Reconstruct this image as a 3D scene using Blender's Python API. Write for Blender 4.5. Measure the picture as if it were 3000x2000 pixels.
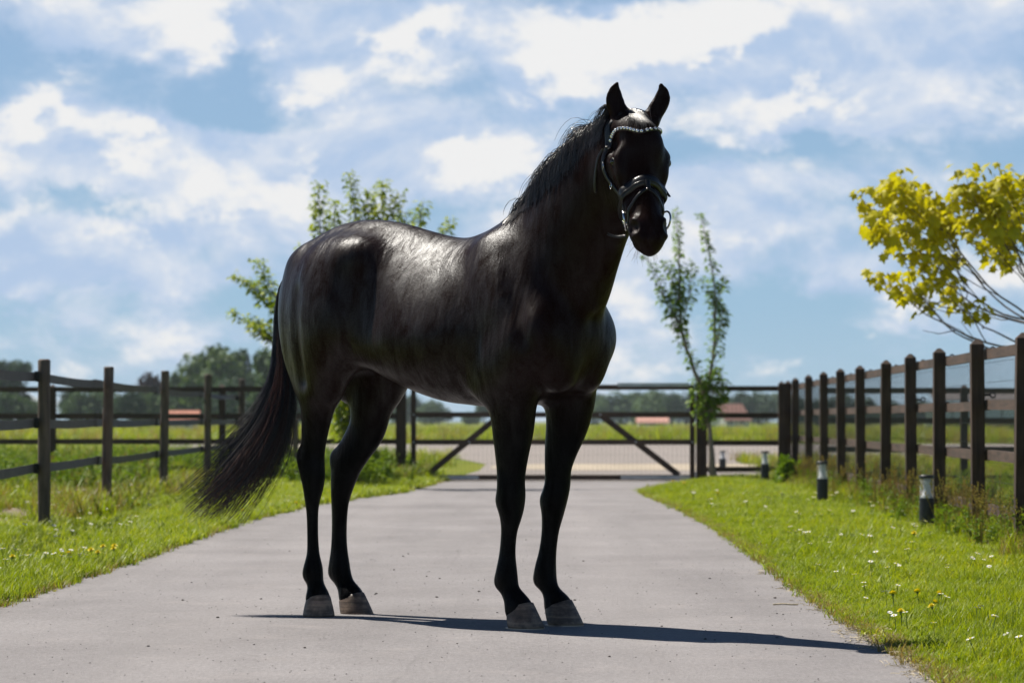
import bpy, math, random
import numpy as np
from mathutils import Vector, Matrix
from mathutils.bvhtree import BVHTree

for ob in list(bpy.data.objects): bpy.data.objects.remove(ob)
scene = bpy.context.scene
COL = scene.collection
R = math.radians

# ---------------------------------------------------------------- camera
cam = bpy.data.cameras.new('camera'); cam_o = bpy.data.objects.new('camera', cam); COL.objects.link(cam_o)
cam.lens = 100; cam.sensor_width = 36; cam.clip_start = 0.1; cam.clip_end = 6000
cam_o.location = (0, 0, 0.85); cam_o.rotation_euler = (R(90), 0, 0); cam.shift_y = 0.077
cam.dof.use_dof = True; cam.dof.focus_distance = 11.55; cam.dof.aperture_fstop = 5.2
scene.camera = cam_o

# ---------------------------------------------------------------- sun, sky, exposure
SUN_EL, SUN_AZ = R(56), R(-50)                # azimuth from +Y towards +X
sd = Vector((math.sin(SUN_AZ) * math.cos(SUN_EL), math.cos(SUN_AZ) * math.cos(SUN_EL), math.sin(SUN_EL)))
sun = bpy.data.lights.new('sun', 'SUN'); sun.energy = 5.0; sun.angle = R(0.53); sun.color = (1.0, 0.94, 0.85)
sun_o = bpy.data.objects.new('sun', sun); COL.objects.link(sun_o); sun_o.location = sd * 50
sun_o.rotation_euler = (-sd).to_track_quat('-Z', 'Y').to_euler()
scene.view_settings.view_transform = 'Standard'; scene.view_settings.look = 'None'
scene.view_settings.exposure = 0.55; scene.view_settings.gamma = 1.0; scene.view_settings.use_curve_mapping = False

class NT:
    """small helper round a node tree"""
    def __init__(self, tree): self.t = tree; self.n = tree.nodes; self.l = tree.links
    def node(self, kind, **kw):
        x = self.n.new(kind)
        for k, v in kw.items():
            if k.startswith('_'): setattr(x, k[1:], v)
        return x
    def put(self, sock, v):
        if hasattr(v, 'is_output') or isinstance(v, bpy.types.NodeSocket): self.l.new(v, sock)
        else: sock.default_value = v
    def math(self, op, a, b=None, c=None, clamp=False):
        x = self.n.new('ShaderNodeMath'); x.operation = op; x.use_clamp = clamp; self.put(x.inputs[0], a)
        if b is not None: self.put(x.inputs[1], b)
        if c is not None: self.put(x.inputs[2], c)
        return x.outputs[0]
    def vmath(self, op, a, b=None):
        x = self.n.new('ShaderNodeVectorMath'); x.operation = op; self.put(x.inputs[0], a)
        if b is not None: self.put(x.inputs[1], b)
        return x.outputs[0]
    def noise(self, vec, scale, detail=3, rough=0.5, dist=0.0, out=0):
        x = self.n.new('ShaderNodeTexNoise'); self.put(x.inputs['Scale'], scale); x.inputs['Detail'].default_value = detail; x.inputs['Roughness'].default_value = rough; x.inputs['Distortion'].default_value = dist
        if vec is not None: self.l.new(vec, x.inputs['Vector'])
        return x.outputs[out]
    def ramp(self, f, stops, interp='LINEAR'):
        x = self.n.new('ShaderNodeValToRGB'); x.color_ramp.interpolation = interp; e = x.color_ramp.elements
        while len(e) < len(stops): e.new(0.5)
        for s, (p, c) in zip(e, stops): s.position = p; s.color = tuple(c) + (1,) if len(c) == 3 else c
        self.put(x.inputs[0], f); return x.outputs[0]
    def mix(self, f, a, b, mode='MIX'):
        x = self.n.new('ShaderNodeMix'); x.data_type = 'RGBA'; x.blend_type = mode; x.clamp_factor = True
        self.put(x.inputs[0], f); 
        for s, v in ((x.inputs[6], a), (x.inputs[7], b)):
            if isinstance(v, tuple) and len(v) == 3: v = v + (1,)
            self.put(s, v)
        return x.outputs[2]
    def smooth(self, v, a, b):
        x = self.n.new('ShaderNodeMapRange'); x.interpolation_type = 'SMOOTHSTEP'; x.inputs[1].default_value = a; x.inputs[2].default_value = b; self.put(x.inputs[0], v); return x.outputs[0]
    def map(self, v, a, b, c, d):
        x = self.n.new('ShaderNodeMapRange'); x.inputs[1].default_value = a; x.inputs[2].default_value = b; x.inputs[3].default_value = c; x.inputs[4].default_value = d; self.put(x.inputs[0], v); return x.outputs[0]
    def scale(self, vec, s):
        x = self.n.new('ShaderNodeMapping'); x.inputs['Scale'].default_value = s; self.l.new(vec, x.inputs['Vector']); return x.outputs[0]

world = bpy.data.worlds.new('World'); scene.world = world; world.use_nodes = True
W = NT(world.node_tree); W.n.clear()
wout = W.node('ShaderNodeOutputWorld'); wbg = W.node('ShaderNodeBackground')
sky = W.node('ShaderNodeTexSky'); sky.sky_type = 'NISHITA'; sky.sun_disc = False; sky.sun_elevation = SUN_EL; sky.sun_rotation = SUN_AZ
sky.air_density = 1.0; sky.dust_density = 0.4; sky.ozone_density = 2.0
tc = W.node('ShaderNodeTexCoord').outputs['Generated']
sep = W.node('ShaderNodeSeparateXYZ'); W.l.new(tc, sep.inputs[0]); dx, dy, dz = sep.outputs
az = W.math('ARCTAN2', dx, dy); el = W.math('ARCSINE', dz)
# billows: noise on the direction itself, flattened towards the horizon
sdir = W.scale(tc, (1.0, 1.0, 1.55))
big = W.noise(sdir, 7.0, 6, 0.55, 0.3)
def fbm(off): v = sdir if off is None else W.vmath('ADD', sdir, off); return W.noise(v, 17.0, 9, 0.60, 0.25)
f0 = fbm(None); f1 = fbm((0.0, 0.0, 0.011)); f2 = W.noise(W.vmath('ADD', sdir, (3.1, 1.7, 5.2)), 30.0, 7, 0.62); g0 = W.noise(W.vmath('ADD', sdir, (7.7, 2.2, 1.1)), 42.0, 8, 0.66, 0.2)
emboss = W.math('SUBTRACT', f0, f1)                                     # > 0 on the sunlit upper side of a billow
wx = W.math('SUBTRACT', f2, 0.5); wy = W.math('SUBTRACT', g0, 0.5)
az2 = W.math('ADD', az, W.math('MULTIPLY', wx, 0.040)); el2 = W.math('ADD', el, W.math('MULTIPLY', wy, 0.026))
def bank(blobs):
    tot = None
    for cx, cy, rx, ry, st in blobs:
        a = W.math('MULTIPLY', W.math('SUBTRACT', az2, (cx - 1500) / 8333), 8333 / rx); e = W.math('MULTIPLY', W.math('SUBTRACT', el2, (1231 - cy) / 8333), 8333 / ry)
        d2 = W.math('ADD', W.math('MULTIPLY', a, a), W.math('MULTIPLY', e, e))
        v = W.math('MULTIPLY', W.math('EXPONENT', W.math('MULTIPLY', d2, -0.6)), st)
        tot = v if tot is None else W.math('ADD', tot, v)
    return tot
WHITE = [(561, 57, 115, 65, 1.0), (600, 130, 70, 50, .6), (790, 140, 80, 50, .5), (1135, 128, 75, 34, 1.0), (1263, 80, 80, 42, 1.0), (957, 265, 85, 45, .75), (160, 338, 95, 50, 1.0), (434, 383, 75, 36, 1.0), (350, 440, 60, 34, .7), (561, 560, 45, 65, .8), (689, 619, 45, 30, .7), (861, 561, 60, 40, .75),
         (1450, 490, 130, 66, 1.1), (1330, 435, 80, 26, .7), (415, 685, 130, 30, .6), (1840, 105, 190, 62, 1.2), (1665, 175, 100, 75, 1.15), (2170, 75, 115, 55, 1.2), (1990, 130, 120, 50, .9), (2350, 310, 110, 55, .8), (2342, 245, 36, 24, .6), (1640, 285, 120, 26, .6), (13, 510, 50, 50, .6), (60, 800, 60, 45, .5), (115, 886, 55, 22, .5),
         (2616, 880, 70, 34, .45), (2180, 695, 80, 26, .4), (1819, 893, 50, 36, .45), (700, 420, 60, 30, .5), (930, 470, 60, 26, .5)]
SOFT = [(383, 128, 150, 60, .8), (128, 90, 130, 90, .6), (790, 115, 190, 90, .8), (1200, 110, 260, 110, .8), (300, 430, 260, 90, .9), (560, 520, 200, 90, .9), (760, 470, 330, 60, .8), (1250, 450, 340, 70, .8), (900, 570, 240, 70, .8), (400, 690, 300, 45, .7), (287, 816, 260, 60, .8), (150, 740, 260, 60, .5), (650, 800, 200, 70, .45), (1700, 1000, 500, 40, .4), (1200, 1000, 500, 40, .4), (2500, 760, 300, 60, .4), (60, 820, 120, 80, .6), (300, 930, 300, 26, .35), (80, 560, 130, 60, .5), (980, 290, 160, 60, .6), (1250, 340, 200, 30, .5),
        (1850, 190, 330, 130, .9), (2420, 150, 360, 140, .7), (2840, 110, 280, 130, .65), (2360, 340, 250, 100, .7), (2720, 330, 320, 100, .45), (2100, 535, 420, 34, .65), (2265, 640, 320, 80, .65), (1960, 600, 180, 80, .6), (1900, 760, 220, 80, .5), (2616, 860, 200, 60, .5), (2711, 950, 380, 22, .5), (1850, 930, 200, 40, .4), (2300, 800, 240, 50, .4), (600, 990, 600, 26, .4), (1500, 700, 300, 120, .6), (1100, 850, 260, 80, .4)]
GAPS = [(700, 330, 150, 60, .55), (720, 390, 130, 30, .4), (1250, 245, 150, 36, .45), (330, 190, 150, 40, .35), (330, 600, 220, 34, .5), (2330, 440, 330, 34, .55), (1960, 20, 130, 26, .5), (1950, 400, 120, 60, .4), (620, 745, 120, 40, .3), (850, 880, 140, 50, .35), (2200, 760, 130, 26, .3), (1300, 640, 160, 30, .35), (30, 140, 60, 80, .4), (2250, 930, 420, 50, .42), (2020, 860, 180, 50, .3), (2700, 700, 260, 40, .25), (2750, 790, 120, 30, .3), (2150, 990, 400, 26, .25), (300, 640, 200, 16, .3)]
white = bank(WHITE); soft = bank(SOFT); gaps = bank(GAPS)
front = W.math('MULTIPLY', W.smooth(dy, 0.90, 0.97), W.smooth(el, 0.30, 0.17))     # the bank of cloud ahead
fc = W.math('SUBTRACT', f0, 0.5); gc = W.math('SUBTRACT', g0, 0.5)
dens = W.math('ADD', W.math('ADD', W.math('MULTIPLY', soft, 0.62), W.math('MULTIPLY', white, 0.55)), W.math('ADD', W.math('MULTIPLY', fc, 1.5), W.math('MULTIPLY', gc, 0.8))); dens = W.math('ADD', W.math('SUBTRACT', dens, W.math('MULTIPLY', gaps, 0.62)), 0.09)
m_soft = W.smooth(dens, -0.05, 0.62)
bri = W.math('ADD', W.math('ADD', white, W.math('MULTIPLY', emboss, 3.2)), W.math('ADD', W.math('MULTIPLY', fc, 1.5), W.math('MULTIPLY', gc, 1.2)))
m_white = W.smooth(bri, 0.18, 0.80)
far_c = W.smooth(big, 0.58, 0.84)
m_soft = W.math('ADD', W.math('MULTIPLY', m_soft, front), W.math('MULTIPLY', W.math('MULTIPLY', far_c, 0.32), W.math('SUBTRACT', 1.0, front)), clamp=True)
m_white = W.math('MULTIPLY', m_white, front, clamp=True)
blue = W.mix(0.80, W.vmath('MULTIPLY', sky.outputs[0], (0.035, 0.035, 0.035)), W.ramp(el, [(0.0, (0.46, 0.67, 0.84)), (0.04, (0.37, 0.60, 0.82)), (0.13, (0.34, 0.535, 0.80)), (0.26, (0.11, 0.20, 0.38)), (0.6, (0.035, 0.078, 0.18)), (1.0, (0.025, 0.06, 0.14))]))
shade = W.mix(W.smooth(W.math('ADD', emboss, W.math('MULTIPLY', fc, 0.35)), -0.16, 0.20), (0.46, 0.59, 0.80), (0.78, 0.815, 0.88))
skyc = W.mix(W.math('MULTIPLY', m_soft, 0.94), blue, shade); skyc = W.mix(m_white, skyc, (0.875, 0.875, 0.875))
W.l.new(W.vmath('MULTIPLY', skyc, (6.83, 6.83, 6.83)), wbg.inputs[0]); wbg.inputs[1].default_value = 0.1; W.l.new(wbg.outputs[0], wout.inputs[0])
world.cycles.sampling_method = 'MANUAL'; world.cycles.sample_map_resolution = 512

# ---------------------------------------------------------------- helpers
def tag(o, label=None, category=None, group=None, kind=None):
    if label: o['label'] = label
    if category: o['category'] = category
    if group: o['group'] = group
    if kind: o['kind'] = kind
    return o
def empty(name, loc=(0, 0, 0), rz=0.0):
    o = bpy.data.objects.new(name, None); COL.objects.link(o); o.location = loc; o.rotation_euler = (0, 0, rz); o.empty_display_size = 0.2; return o
def link(name, me, parent=None, loc=None):
    o = bpy.data.objects.new(name, me); COL.objects.link(o)
    if parent is not None: o.parent = parent
    if loc is not None: o.location = loc
    return o
class MB:
    """collects shapes that belong to one piece"""
    def __init__(self): self.v = []; self.f = []; self.m = []
    def add(self, v, f, m=0):
        o = len(self.v); self.v.extend([tuple(map(float, p)) for p in v]); self.f.extend([tuple(i + o for i in q) for q in f]); self.m.extend([m] * len(f)); return self
    def box(self, lo, hi, m=0):
        (a, b, c), (d, e, g) = lo, hi
        return self.add([(a, b, c), (d, b, c), (d, e, c), (a, e, c), (a, b, g), (d, b, g), (d, e, g), (a, e, g)], [(3, 2, 1, 0), (4, 5, 6, 7), (0, 1, 5, 4), (1, 2, 6, 5), (2, 3, 7, 6), (3, 0, 4, 7)], m)
    def bar(self, p, q, w, h, up=(0, 0, 1), m=0):
        """box along p-q, w sideways, h along up"""
        p, q, up = Vector(p), Vector(q), Vector(up); d = (q - p).normalized(); s = d.cross(up).normalized() * (w / 2); u = s.cross(d).normalized() * (h / 2)
        c = [p - s - u, p + s - u, p + s + u, p - s + u]; c += [x + (q - p) for x in c]
        return self.add(c, [(0, 1, 2, 3), (7, 6, 5, 4), (1, 0, 4, 5), (2, 1, 5, 6), (3, 2, 6, 7), (0, 3, 7, 4)], m)
    def tube(self, path, rad, n=8, m=0, cap=True):
        P = [Vector(p) for p in path]; k = len(P); rad = [rad] * k if isinstance(rad, (int, float)) else rad
        d0 = (P[1] - P[0]).normalized(); a = Vector((1, 0, 0)) if abs(d0.x) < 0.7 else Vector((0, 1, 0)); s = d0.cross(a).normalized()
        v = []; f = []
        for i, p in enumerate(P):
            d = (P[min(i + 1, k - 1)] - P[max(i - 1, 0)]).normalized(); s = (s - d * s.dot(d)).normalized(); t = d.cross(s)
            for j in range(n):
                an = 2 * math.pi * j / n; v.append(p + (s * math.cos(an) + t * math.sin(an)) * rad[i])
        for i in range(k - 1):
            for j in range(n):
                f.append((i * n + j, i * n + (j + 1) % n, (i + 1) * n + (j + 1) % n, (i + 1) * n + j))
        if cap: f.append(tuple(range(n - 1, -1, -1))); f.append(tuple((k - 1) * n + j for j in range(n)))
        return self.add(v, f, m)
    def lathe(self, prof, n=16, c=(0, 0, 0), m=0):
        v = []; f = []; k = len(prof)
        for r, z in prof:
            for j in range(n):
                a = 2 * math.pi * j / n; v.append((c[0] + r * math.cos(a), c[1] + r * math.sin(a), c[2] + z))
        for i in range(k - 1):
            for j in range(n): f.append((i * n + j, i * n + (j + 1) % n, (i + 1) * n + (j + 1) % n, (i + 1) * n + j))
        f.append(tuple(range(n - 1, -1, -1))); f.append(tuple((k - 1) * n + j for j in range(n)))
        return self.add(v, f, m)
    def mesh(self, name, *mats, smooth=False):
        me = bpy.data.meshes.new(name); me.from_pydata(self.v, [], self.f)
        for x in mats: me.materials.append(x)
        if len(mats) > 1: me.polygons.foreach_set('material_index', self.m)
        if smooth: me.shade_smooth()
        me.update(); return me
    def build(self, name, *mats, parent=None, loc=None, smooth=False): return link(name, self.mesh(name, *mats, smooth=smooth), parent, loc)
def np_mesh(name, V, F, *mats, mi=None, smooth=False):
    V = np.asarray(V, np.float32).reshape(-1, 3); F = np.asarray(F, np.int32); me = bpy.data.meshes.new(name); k = F.shape[1]
    me.vertices.add(len(V)); me.vertices.foreach_set('co', V.ravel()); me.loops.add(F.size); me.loops.foreach_set('vertex_index', F.ravel())
    me.polygons.add(len(F)); me.polygons.foreach_set('loop_start', np.arange(0, F.size, k, dtype=np.int32)); me.polygons.foreach_set('loop_total', np.full(len(F), k, np.int32))
    for x in mats: me.materials.append(x)
    if mi is not None: me.polygons.foreach_set('material_index', np.asarray(mi, np.int32))
    if smooth: me.polygons.foreach_set('use_smooth', np.ones(len(F), bool))
    me.update(); me.validate(); return me

# ---------------------------------------------------------------- materials
def material(name):
    m = bpy.data.materials.new(name); m.use_nodes = True; t = NT(m.node_tree); b = t.n['Principled BSDF']; return m, t, b
def bump(t, b, h, strength=0.3, dist=0.01):
    x = t.node('ShaderNodeBump'); x.inputs['Strength'].default_value = strength; x.inputs['Distance'].default_value = dist; t.put(x.inputs['Height'], h); t.l.new(x.outputs[0], b.inputs['Normal']); return x
def obj_coord(t): return t.node('ShaderNodeTexCoord').outputs['Object']
def geo_pos(t): return t.node('ShaderNodeNewGeometry').outputs['Position']
def simple(name, col, rough=0.6, metal=0.0, var=0.0, sc=20.0, bmp=0.0):
    m, t, b = material(name); b.inputs['Roughness'].default_value = rough; b.inputs['Metallic'].default_value = metal
    if var:
        n = t.noise(geo_pos(t), sc, 5, 0.6); c0 = tuple(x * (1 - var) for x in col); c1 = tuple(min(1, x * (1 + var)) for x in col)
        t.l.new(t.ramp(n, [(0.3, c0), (0.7, c1)]), b.inputs['Base Color'])
        if bmp: bump(t, b, n, bmp, 0.01)
    else: b.inputs['Base Color'].default_value = col + (1,)
    return m
def leafy(name, stops, trans=0.45, rough=0.5, gloss=0.25, by='island', wscale=1.5):
    """leaf or blade: reflecting and letting light through"""
    m, t, b = material(name)
    g = t.node('ShaderNodeNewGeometry'); rnd = g.outputs['Random Per Island']
    oi = t.node('ShaderNodeObjectInfo').outputs['Random']
    n = t.noise(g.outputs['Position'], wscale, 3, 0.5)
    f = t.math('ADD', t.math('MULTIPLY', rnd, 0.40), t.math('ADD', t.math('MULTIPLY', oi, 0.22), t.math('MULTIPLY', n, 0.40)))
    col = t.ramp(f, stops); t.l.new(col, b.inputs['Base Color']); b.inputs['Roughness'].default_value = rough; b.inputs['Specular IOR Level'].default_value = gloss
    tr = t.node('ShaderNodeBsdfTranslucent'); t.l.new(t.mix(1.0, col, (1.0, 0.98, 0.45), 'MULTIPLY'), tr.inputs[0])
    mx = t.node('ShaderNodeMixShader'); mx.inputs[0].default_value = trans; t.l.new(b.outputs[0], mx.inputs[1]); t.l.new(tr.outputs[0], mx.inputs[2])
    t.l.new(mx.outputs[0], t.n['Material Output'].inputs[0]); return m
def wood(name, dark, light, rough=0.75, along='Z'):
    m, t, b = material(name); p = geo_pos(t); sc = {'Z': (30, 30, 2.5), 'X': (2.5, 30, 30), 'Y': (30, 2.5, 30)}[along]
    n = t.noise(t.scale(p, sc), 1.0, 6, 0.65, 0.6); n2 = t.noise(p, 3.0, 4, 0.6)
    c = t.ramp(t.math('ADD', t.math('MULTIPLY', n, 0.65), t.math('MULTIPLY', n2, 0.35)), [(0.32, dark), (0.62, light)])
    t.l.new(c, b.inputs['Base Color']); b.inputs['Roughness'].default_value = rough; bump(t, b, n, 0.5, 0.006); return m

M = {}
M['grass'] = leafy('grass_blades', [(0.15, (0.129, 0.190, 0.008)), (0.45, (0.242, 0.330, 0.012)), (0.75, (0.414, 0.449, 0.018)), (0.95, (0.713, 0.520, 0.045))], 0.50, 0.45, 0.3, wscale=0.9)
M['dry'] = leafy('dry_grass', [(0.2, (0.192, 0.199, 0.041)), (0.5, (0.288, 0.234, 0.081)), (0.8, (0.312, 0.176, 0.081))], 0.45)
M['weed'] = leafy('weed_leaves', [(0.2, (0.080, 0.154, 0.011)), (0.55, (0.170, 0.280, 0.019)), (0.9, (0.340, 0.396, 0.030))], 0.45)
M['leaf'] = leafy('tree_leaves', [(0.2, (0.104, 0.203, 0.014)), (0.6, (0.259, 0.402, 0.021)), (0.88, (0.517, 0.585, 0.034)), (0.97, (0.850, 0.439, 0.046))], 0.40)
M['leaf_light'] = leafy('light_tree_leaves', [(0.2, (0.140, 0.222, 0.011)), (0.55, (0.313, 0.416, 0.021)), (0.85, (0.564, 0.571, 0.034)), (0.97, (0.850, 0.441, 0.038))], 0.42)
M['leaf_yellow'] = leafy('yellow_leaves', [(0.2, (0.42, 0.39, 0.012)), (0.55, (0.60, 0.55, 0.014)), (0.9, (0.72, 0.65, 0.022))], 0.45, wscale=4)
M['far_leaf'] = leafy('far_foliage', [(0.2, (0.049, 0.097, 0.041)), (0.55, (0.089, 0.154, 0.057)), (0.9, (0.154, 0.219, 0.081))], 0.25, 0.6, 0.1, wscale=0.15)
M['far_leaf_dark'] = leafy('dark_far_foliage', [(0.2, (0.036, 0.073, 0.042)), (0.55, (0.059, 0.110, 0.052)), (0.9, (0.097, 0.154, 0.073))], 0.2, 0.6, 0.1, wscale=0.15)
M['far_leaf_purple'] = leafy('purple_far_foliage', [(0.2, (0.041, 0.034, 0.043)), (0.55, (0.065, 0.050, 0.060)), (0.9, (0.101, 0.072, 0.079))], 0.2, 0.6, 0.1, wscale=0.15)
M['bark'] = simple('bark', (0.12, 0.095, 0.075), 0.85, 0, 0.45, 30, 0.4)
M['bark_pale'] = simple('pale_bark', (0.26, 0.21, 0.165), 0.85, 0, 0.35, 25, 0.4)
M['post_round'] = wood('weathered_round_wood', (0.030, 0.022, 0.018), (0.165, 0.118, 0.092))
M['post_dark'] = wood('dark_stained_post', (0.014, 0.008, 0.005), (0.075, 0.042, 0.026))
M['rail_dark'] = wood('dark_stained_rail', (0.022, 0.014, 0.010), (0.105, 0.064, 0.045), along='Y')
M['rail_gate'] = wood('dark_gate_timber', (0.022, 0.014, 0.010), (0.11, 0.068, 0.046), along='X')
M['tape'] = simple('grey_rubber_belt', (0.080, 0.068, 0.070), 0.7, 0, 0.25, 8)
M['plastic'] = simple('black_plastic', (0.012, 0.012, 0.013), 0.5)
M['wire'] = simple('galvanised_wire', (0.10, 0.105, 0.11), 0.6, 0.2)
M['zinc'] = simple('zinc_plate', (0.50, 0.52, 0.54), 0.45, 0.5, 0.15, 12)
M['lamp_body'] = simple('anthracite_paint', (0.018, 0.021, 0.026), 0.45)
M['lamp_white'] = simple('white_reflector', (0.62, 0.64, 0.67), 0.4)
g_, t_, b_ = material('clear_lamp_glass'); b_.inputs['Roughness'].default_value = 0.05; b_.inputs['Base Color'].default_value = (0.9, 0.92, 0.92, 1); tp_ = t_.node('ShaderNodeBsdfTransparent'); mx_ = t_.node('ShaderNodeMixShader'); mx_.inputs[0].default_value = 0.10; t_.l.new(tp_.outputs[0], mx_.inputs[1]); t_.l.new(b_.outputs[0], mx_.inputs[2]); t_.l.new(mx_.outputs[0], t_.n['Material Output'].inputs[0]); M['glass'] = g_
M['wall_white'] = simple('white_render', (0.75, 0.73, 0.70), 0.8, 0, 0.06, 0.5)
M['roof_orange'] = simple('orange_roof_tiles', (0.42, 0.15, 0.085), 0.75, 0, 0.2, 3)
M['roof_pink'] = simple('salmon_roof', (0.50, 0.25, 0.19), 0.75, 0, 0.15, 3)
M['dark_glass'] = simple('dark_window', (0.03, 0.035, 0.045), 0.15)
M['pale_glass'] = simple('greenhouse_glazing', (0.50, 0.58, 0.68), 0.3)
M['timber_grey'] = simple('grey_timber', (0.10, 0.085, 0.08), 0.8, 0, 0.2, 3)
M['petal_white'] = simple('white_petals', (0.80, 0.80, 0.78), 0.6)
M['petal_yellow'] = simple('yellow_petals', (0.80, 0.68, 0.02), 0.6)
M['stem'] = simple('flower_stem', (0.09, 0.16, 0.03), 0.6)
M['clod'] = simple('dark_soil', (0.055, 0.045, 0.038), 0.95, 0, 0.4, 60)
M['straw'] = simple('straw', (0.50, 0.42, 0.28), 0.8, 0, 0.3, 60)
M['petal_pink'] = simple('clover_pink', (0.30, 0.14, 0.18), 0.7)

# ground: rough meadow
m, t, b = material('meadow'); p = geo_pos(t); pf = t.scale(p, (1, 0.35, 1))
n1 = t.noise(pf, 0.05, 6, 0.6); n2 = t.noise(pf, 1.2, 6, 0.65); n3 = t.noise(p, 14.0, 4, 0.6)
c = t.ramp(t.math('ADD', t.math('MULTIPLY', n1, 0.45), t.math('ADD', t.math('MULTIPLY', n2, 0.35), t.math('MULTIPLY', n3, 0.2))), [(0.30, (0.085, 0.122, 0.012)), (0.48, (0.140, 0.172, 0.017)), (0.60, (0.195, 0.195, 0.030)), (0.72, (0.24, 0.20, 0.06))])
t.l.new(c, b.inputs['Base Color']); b.inputs['Roughness'].default_value = 0.9; b.inputs['Specular IOR Level'].default_value = 0.1; bump(t, b, n3, 0.8, 0.05); M['meadow'] = m
# asphalt drive
m, t, b = material('asphalt'); p = geo_pos(t)
n1 = t.noise(p, 0.7, 5, 0.6); n2 = t.noise(p, 190.0, 3, 0.7); n3 = t.noise(t.scale(p, (1.0, 0.5, 1)), 60.0, 4, 0.7); n4 = t.noise(t.scale(p, (2.2, 0.22, 1)), 1.4, 5, 0.6)
col = t.ramp(t.math('ADD', t.math('MULTIPLY', n1, 0.3), t.math('ADD', t.math('MULTIPLY', n2, 0.35), t.math('MULTIPLY', n3, 0.35))), [(0.34, (0.148, 0.138, 0.138)), (0.5, (0.230, 0.216, 0.217)), (0.66, (0.326, 0.309, 0.311))])
sx0 = t.node('ShaderNodeSeparateXYZ'); t.l.new(p, sx0.inputs[0]); wob0 = t.math('MULTIPLY', t.math('SUBTRACT', t.noise(p, 0.35, 3), 0.5), 0.5)
col = t.mix(t.math('MULTIPLY', t.smooth(n4, 0.42, 0.75), 0.22), col, (0.10, 0.095, 0.095))
tr_ = t.math('ADD', t.smooth(t.math('ABSOLUTE', t.math('ADD', t.math('ADD', sx0.outputs[0], 1.25), wob0)), .34, .10), t.smooth(t.math('ABSOLUTE', t.math('ADD', t.math('SUBTRACT', sx0.outputs[0], .55), wob0)), .34, .10)); col = t.mix(t.math('MULTIPLY', tr_, .13), col, (0.36, 0.335, 0.33)); n5 = t.noise(p, 2.6, 6, 0.65, 0.4); col = t.mix(t.math('MULTIPLY', t.smooth(n5, 0.52, 0.72), 0.22), col, (0.36, 0.325, 0.31)); n6 = t.noise(t.scale(p, (1, 1.6, 1)), 9.0, 5, 0.7); col = t.mix(t.math('MULTIPLY', t.smooth(n6, 0.60, 0.74), 0.35), col, (0.12, 0.108, 0.10))
sx = t.node('ShaderNodeSeparateXYZ'); t.l.new(p, sx.inputs[0]); wob = t.math('MULTIPLY', t.math('SUBTRACT', t.noise(p, 0.8, 4), 0.5), 0.25)
seam = t.smooth(t.math('ABSOLUTE', t.math('ADD', t.math('ADD', sx.outputs[0], 0.36), wob)), 0.012, 0.003); seam2 = t.smooth(t.math('ABSOLUTE', t.math('ADD', t.math('SUBTRACT', sx.outputs[1], 28.0), t.math('MULTIPLY', wob, 0.6))), 0.09, 0.03)
col = t.mix(t.math('MULTIPLY', t.math('MULTIPLY', seam, t.smooth(n4, 0.42, 0.62)), 0.16), col, (0.07, 0.065, 0.065)); col = t.mix(t.math('MULTIPLY', seam2, 0.4), col, (0.09, 0.085, 0.085))
t.l.new(col, b.inputs['Base Color']); b.inputs['Roughness'].default_value = 0.82; b.inputs['Specular IOR Level'].default_value = 0.35
bump(t, b, t.math('ADD', t.math('MULTIPLY', n2, 0.6), n3), 0.9, 0.006); M['asphalt'] = m
M['yard'] = simple('yard_paving', (0.235, 0.205, 0.185), 0.9, 0, 0.14, 0.6)
M['sand'] = simple('pale_sand', (0.38, 0.32, 0.24), 0.95, 0, 0.18, 1.2)
M['soil'] = simple('bare_soil', (0.20, 0.155, 0.115), 0.95, 0, 0.3, 3.0, 0.6)

# ---------------------------------------------------------------- ground, drive, yard
def sheet(name, pts, z, mat, kind='structure', sub=0):
    me = bpy.data.meshes.new(name); me.from_pydata([(x, y, z) for x, y in pts], [], [tuple(range(len(pts)))]); me.materials.append(mat); me.update()
    o = link(name, me); o['kind'] = kind; return o
sheet('ground', [(-900, -60), (900, -60), (900, 1500), (-900, 1500)], 0.0, M['meadow'])
RE = [(-30, 1.46), (9.66, 1.44), (12.5, 1.44), (14.1, 1.46), (16.6, 1.53), (19.8, 1.59), (23.1, 1.64), (27.8, 1.62), (31.5, 1.55), (33.2, 1.55), (34.7, 1.62), (36.3, 1.85), (38.2, 2.30), (39.6, 2.62)]
LE = [(-30, -2.38), (13.0, -2.35), (14.8, -2.33), (17.1, -2.29), (20.2, -2.28), (24.1, -2.25), (27.8, -2.05), (30.8, -1.70), (33.0, -1.32), (35.5, -1.16), (37.8, -1.06), (39.6, -0.95)]
rng = np.random.RandomState(3)
def right_edge(y): return np.interp(y, [a for a, _ in RE], [b for _, b in RE])
def left_edge(y): return np.interp(y, [a for a, _ in LE], [b for _, b in LE])
ys = np.concatenate([np.linspace(-30, 8, 20), np.arange(8.2, 39.7, 0.12)])
wob_r = np.convolve(rng.normal(0, 0.035, len(ys) + 8), np.ones(5) / 5, 'same')[:len(ys)]; wob_l = np.convolve(rng.normal(0, 0.035, len(ys) + 8), np.ones(5) / 5, 'same')[:len(ys)]
V = []; F = []
for i, y in enumerate(ys): V += [(left_edge(y) + wob_l[i] - 0.03, y, 0.004), (right_edge(y) + wob_r[i] + 0.03, y, 0.004)]
F = [(2 * i, 2 * i + 1, 2 * i + 3, 2 * i + 2) for i in range(len(ys) - 1)]
drive = link('driveway', np_mesh('driveway', V, F, M['asphalt'])); drive['kind'] = 'structure'
sheet('yard', [(-0.98, 39.6), (2.65, 39.6), (3.3, 41.2), (7, 44.5), (16, 52), (40, 66), (52, 104), (-12, 100), (-10, 76), (-3.2, 67), (-1.1, 62), (-0.5, 55), (-0.55, 48), (-0.75, 44)], 0.006, M['yard'])
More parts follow.
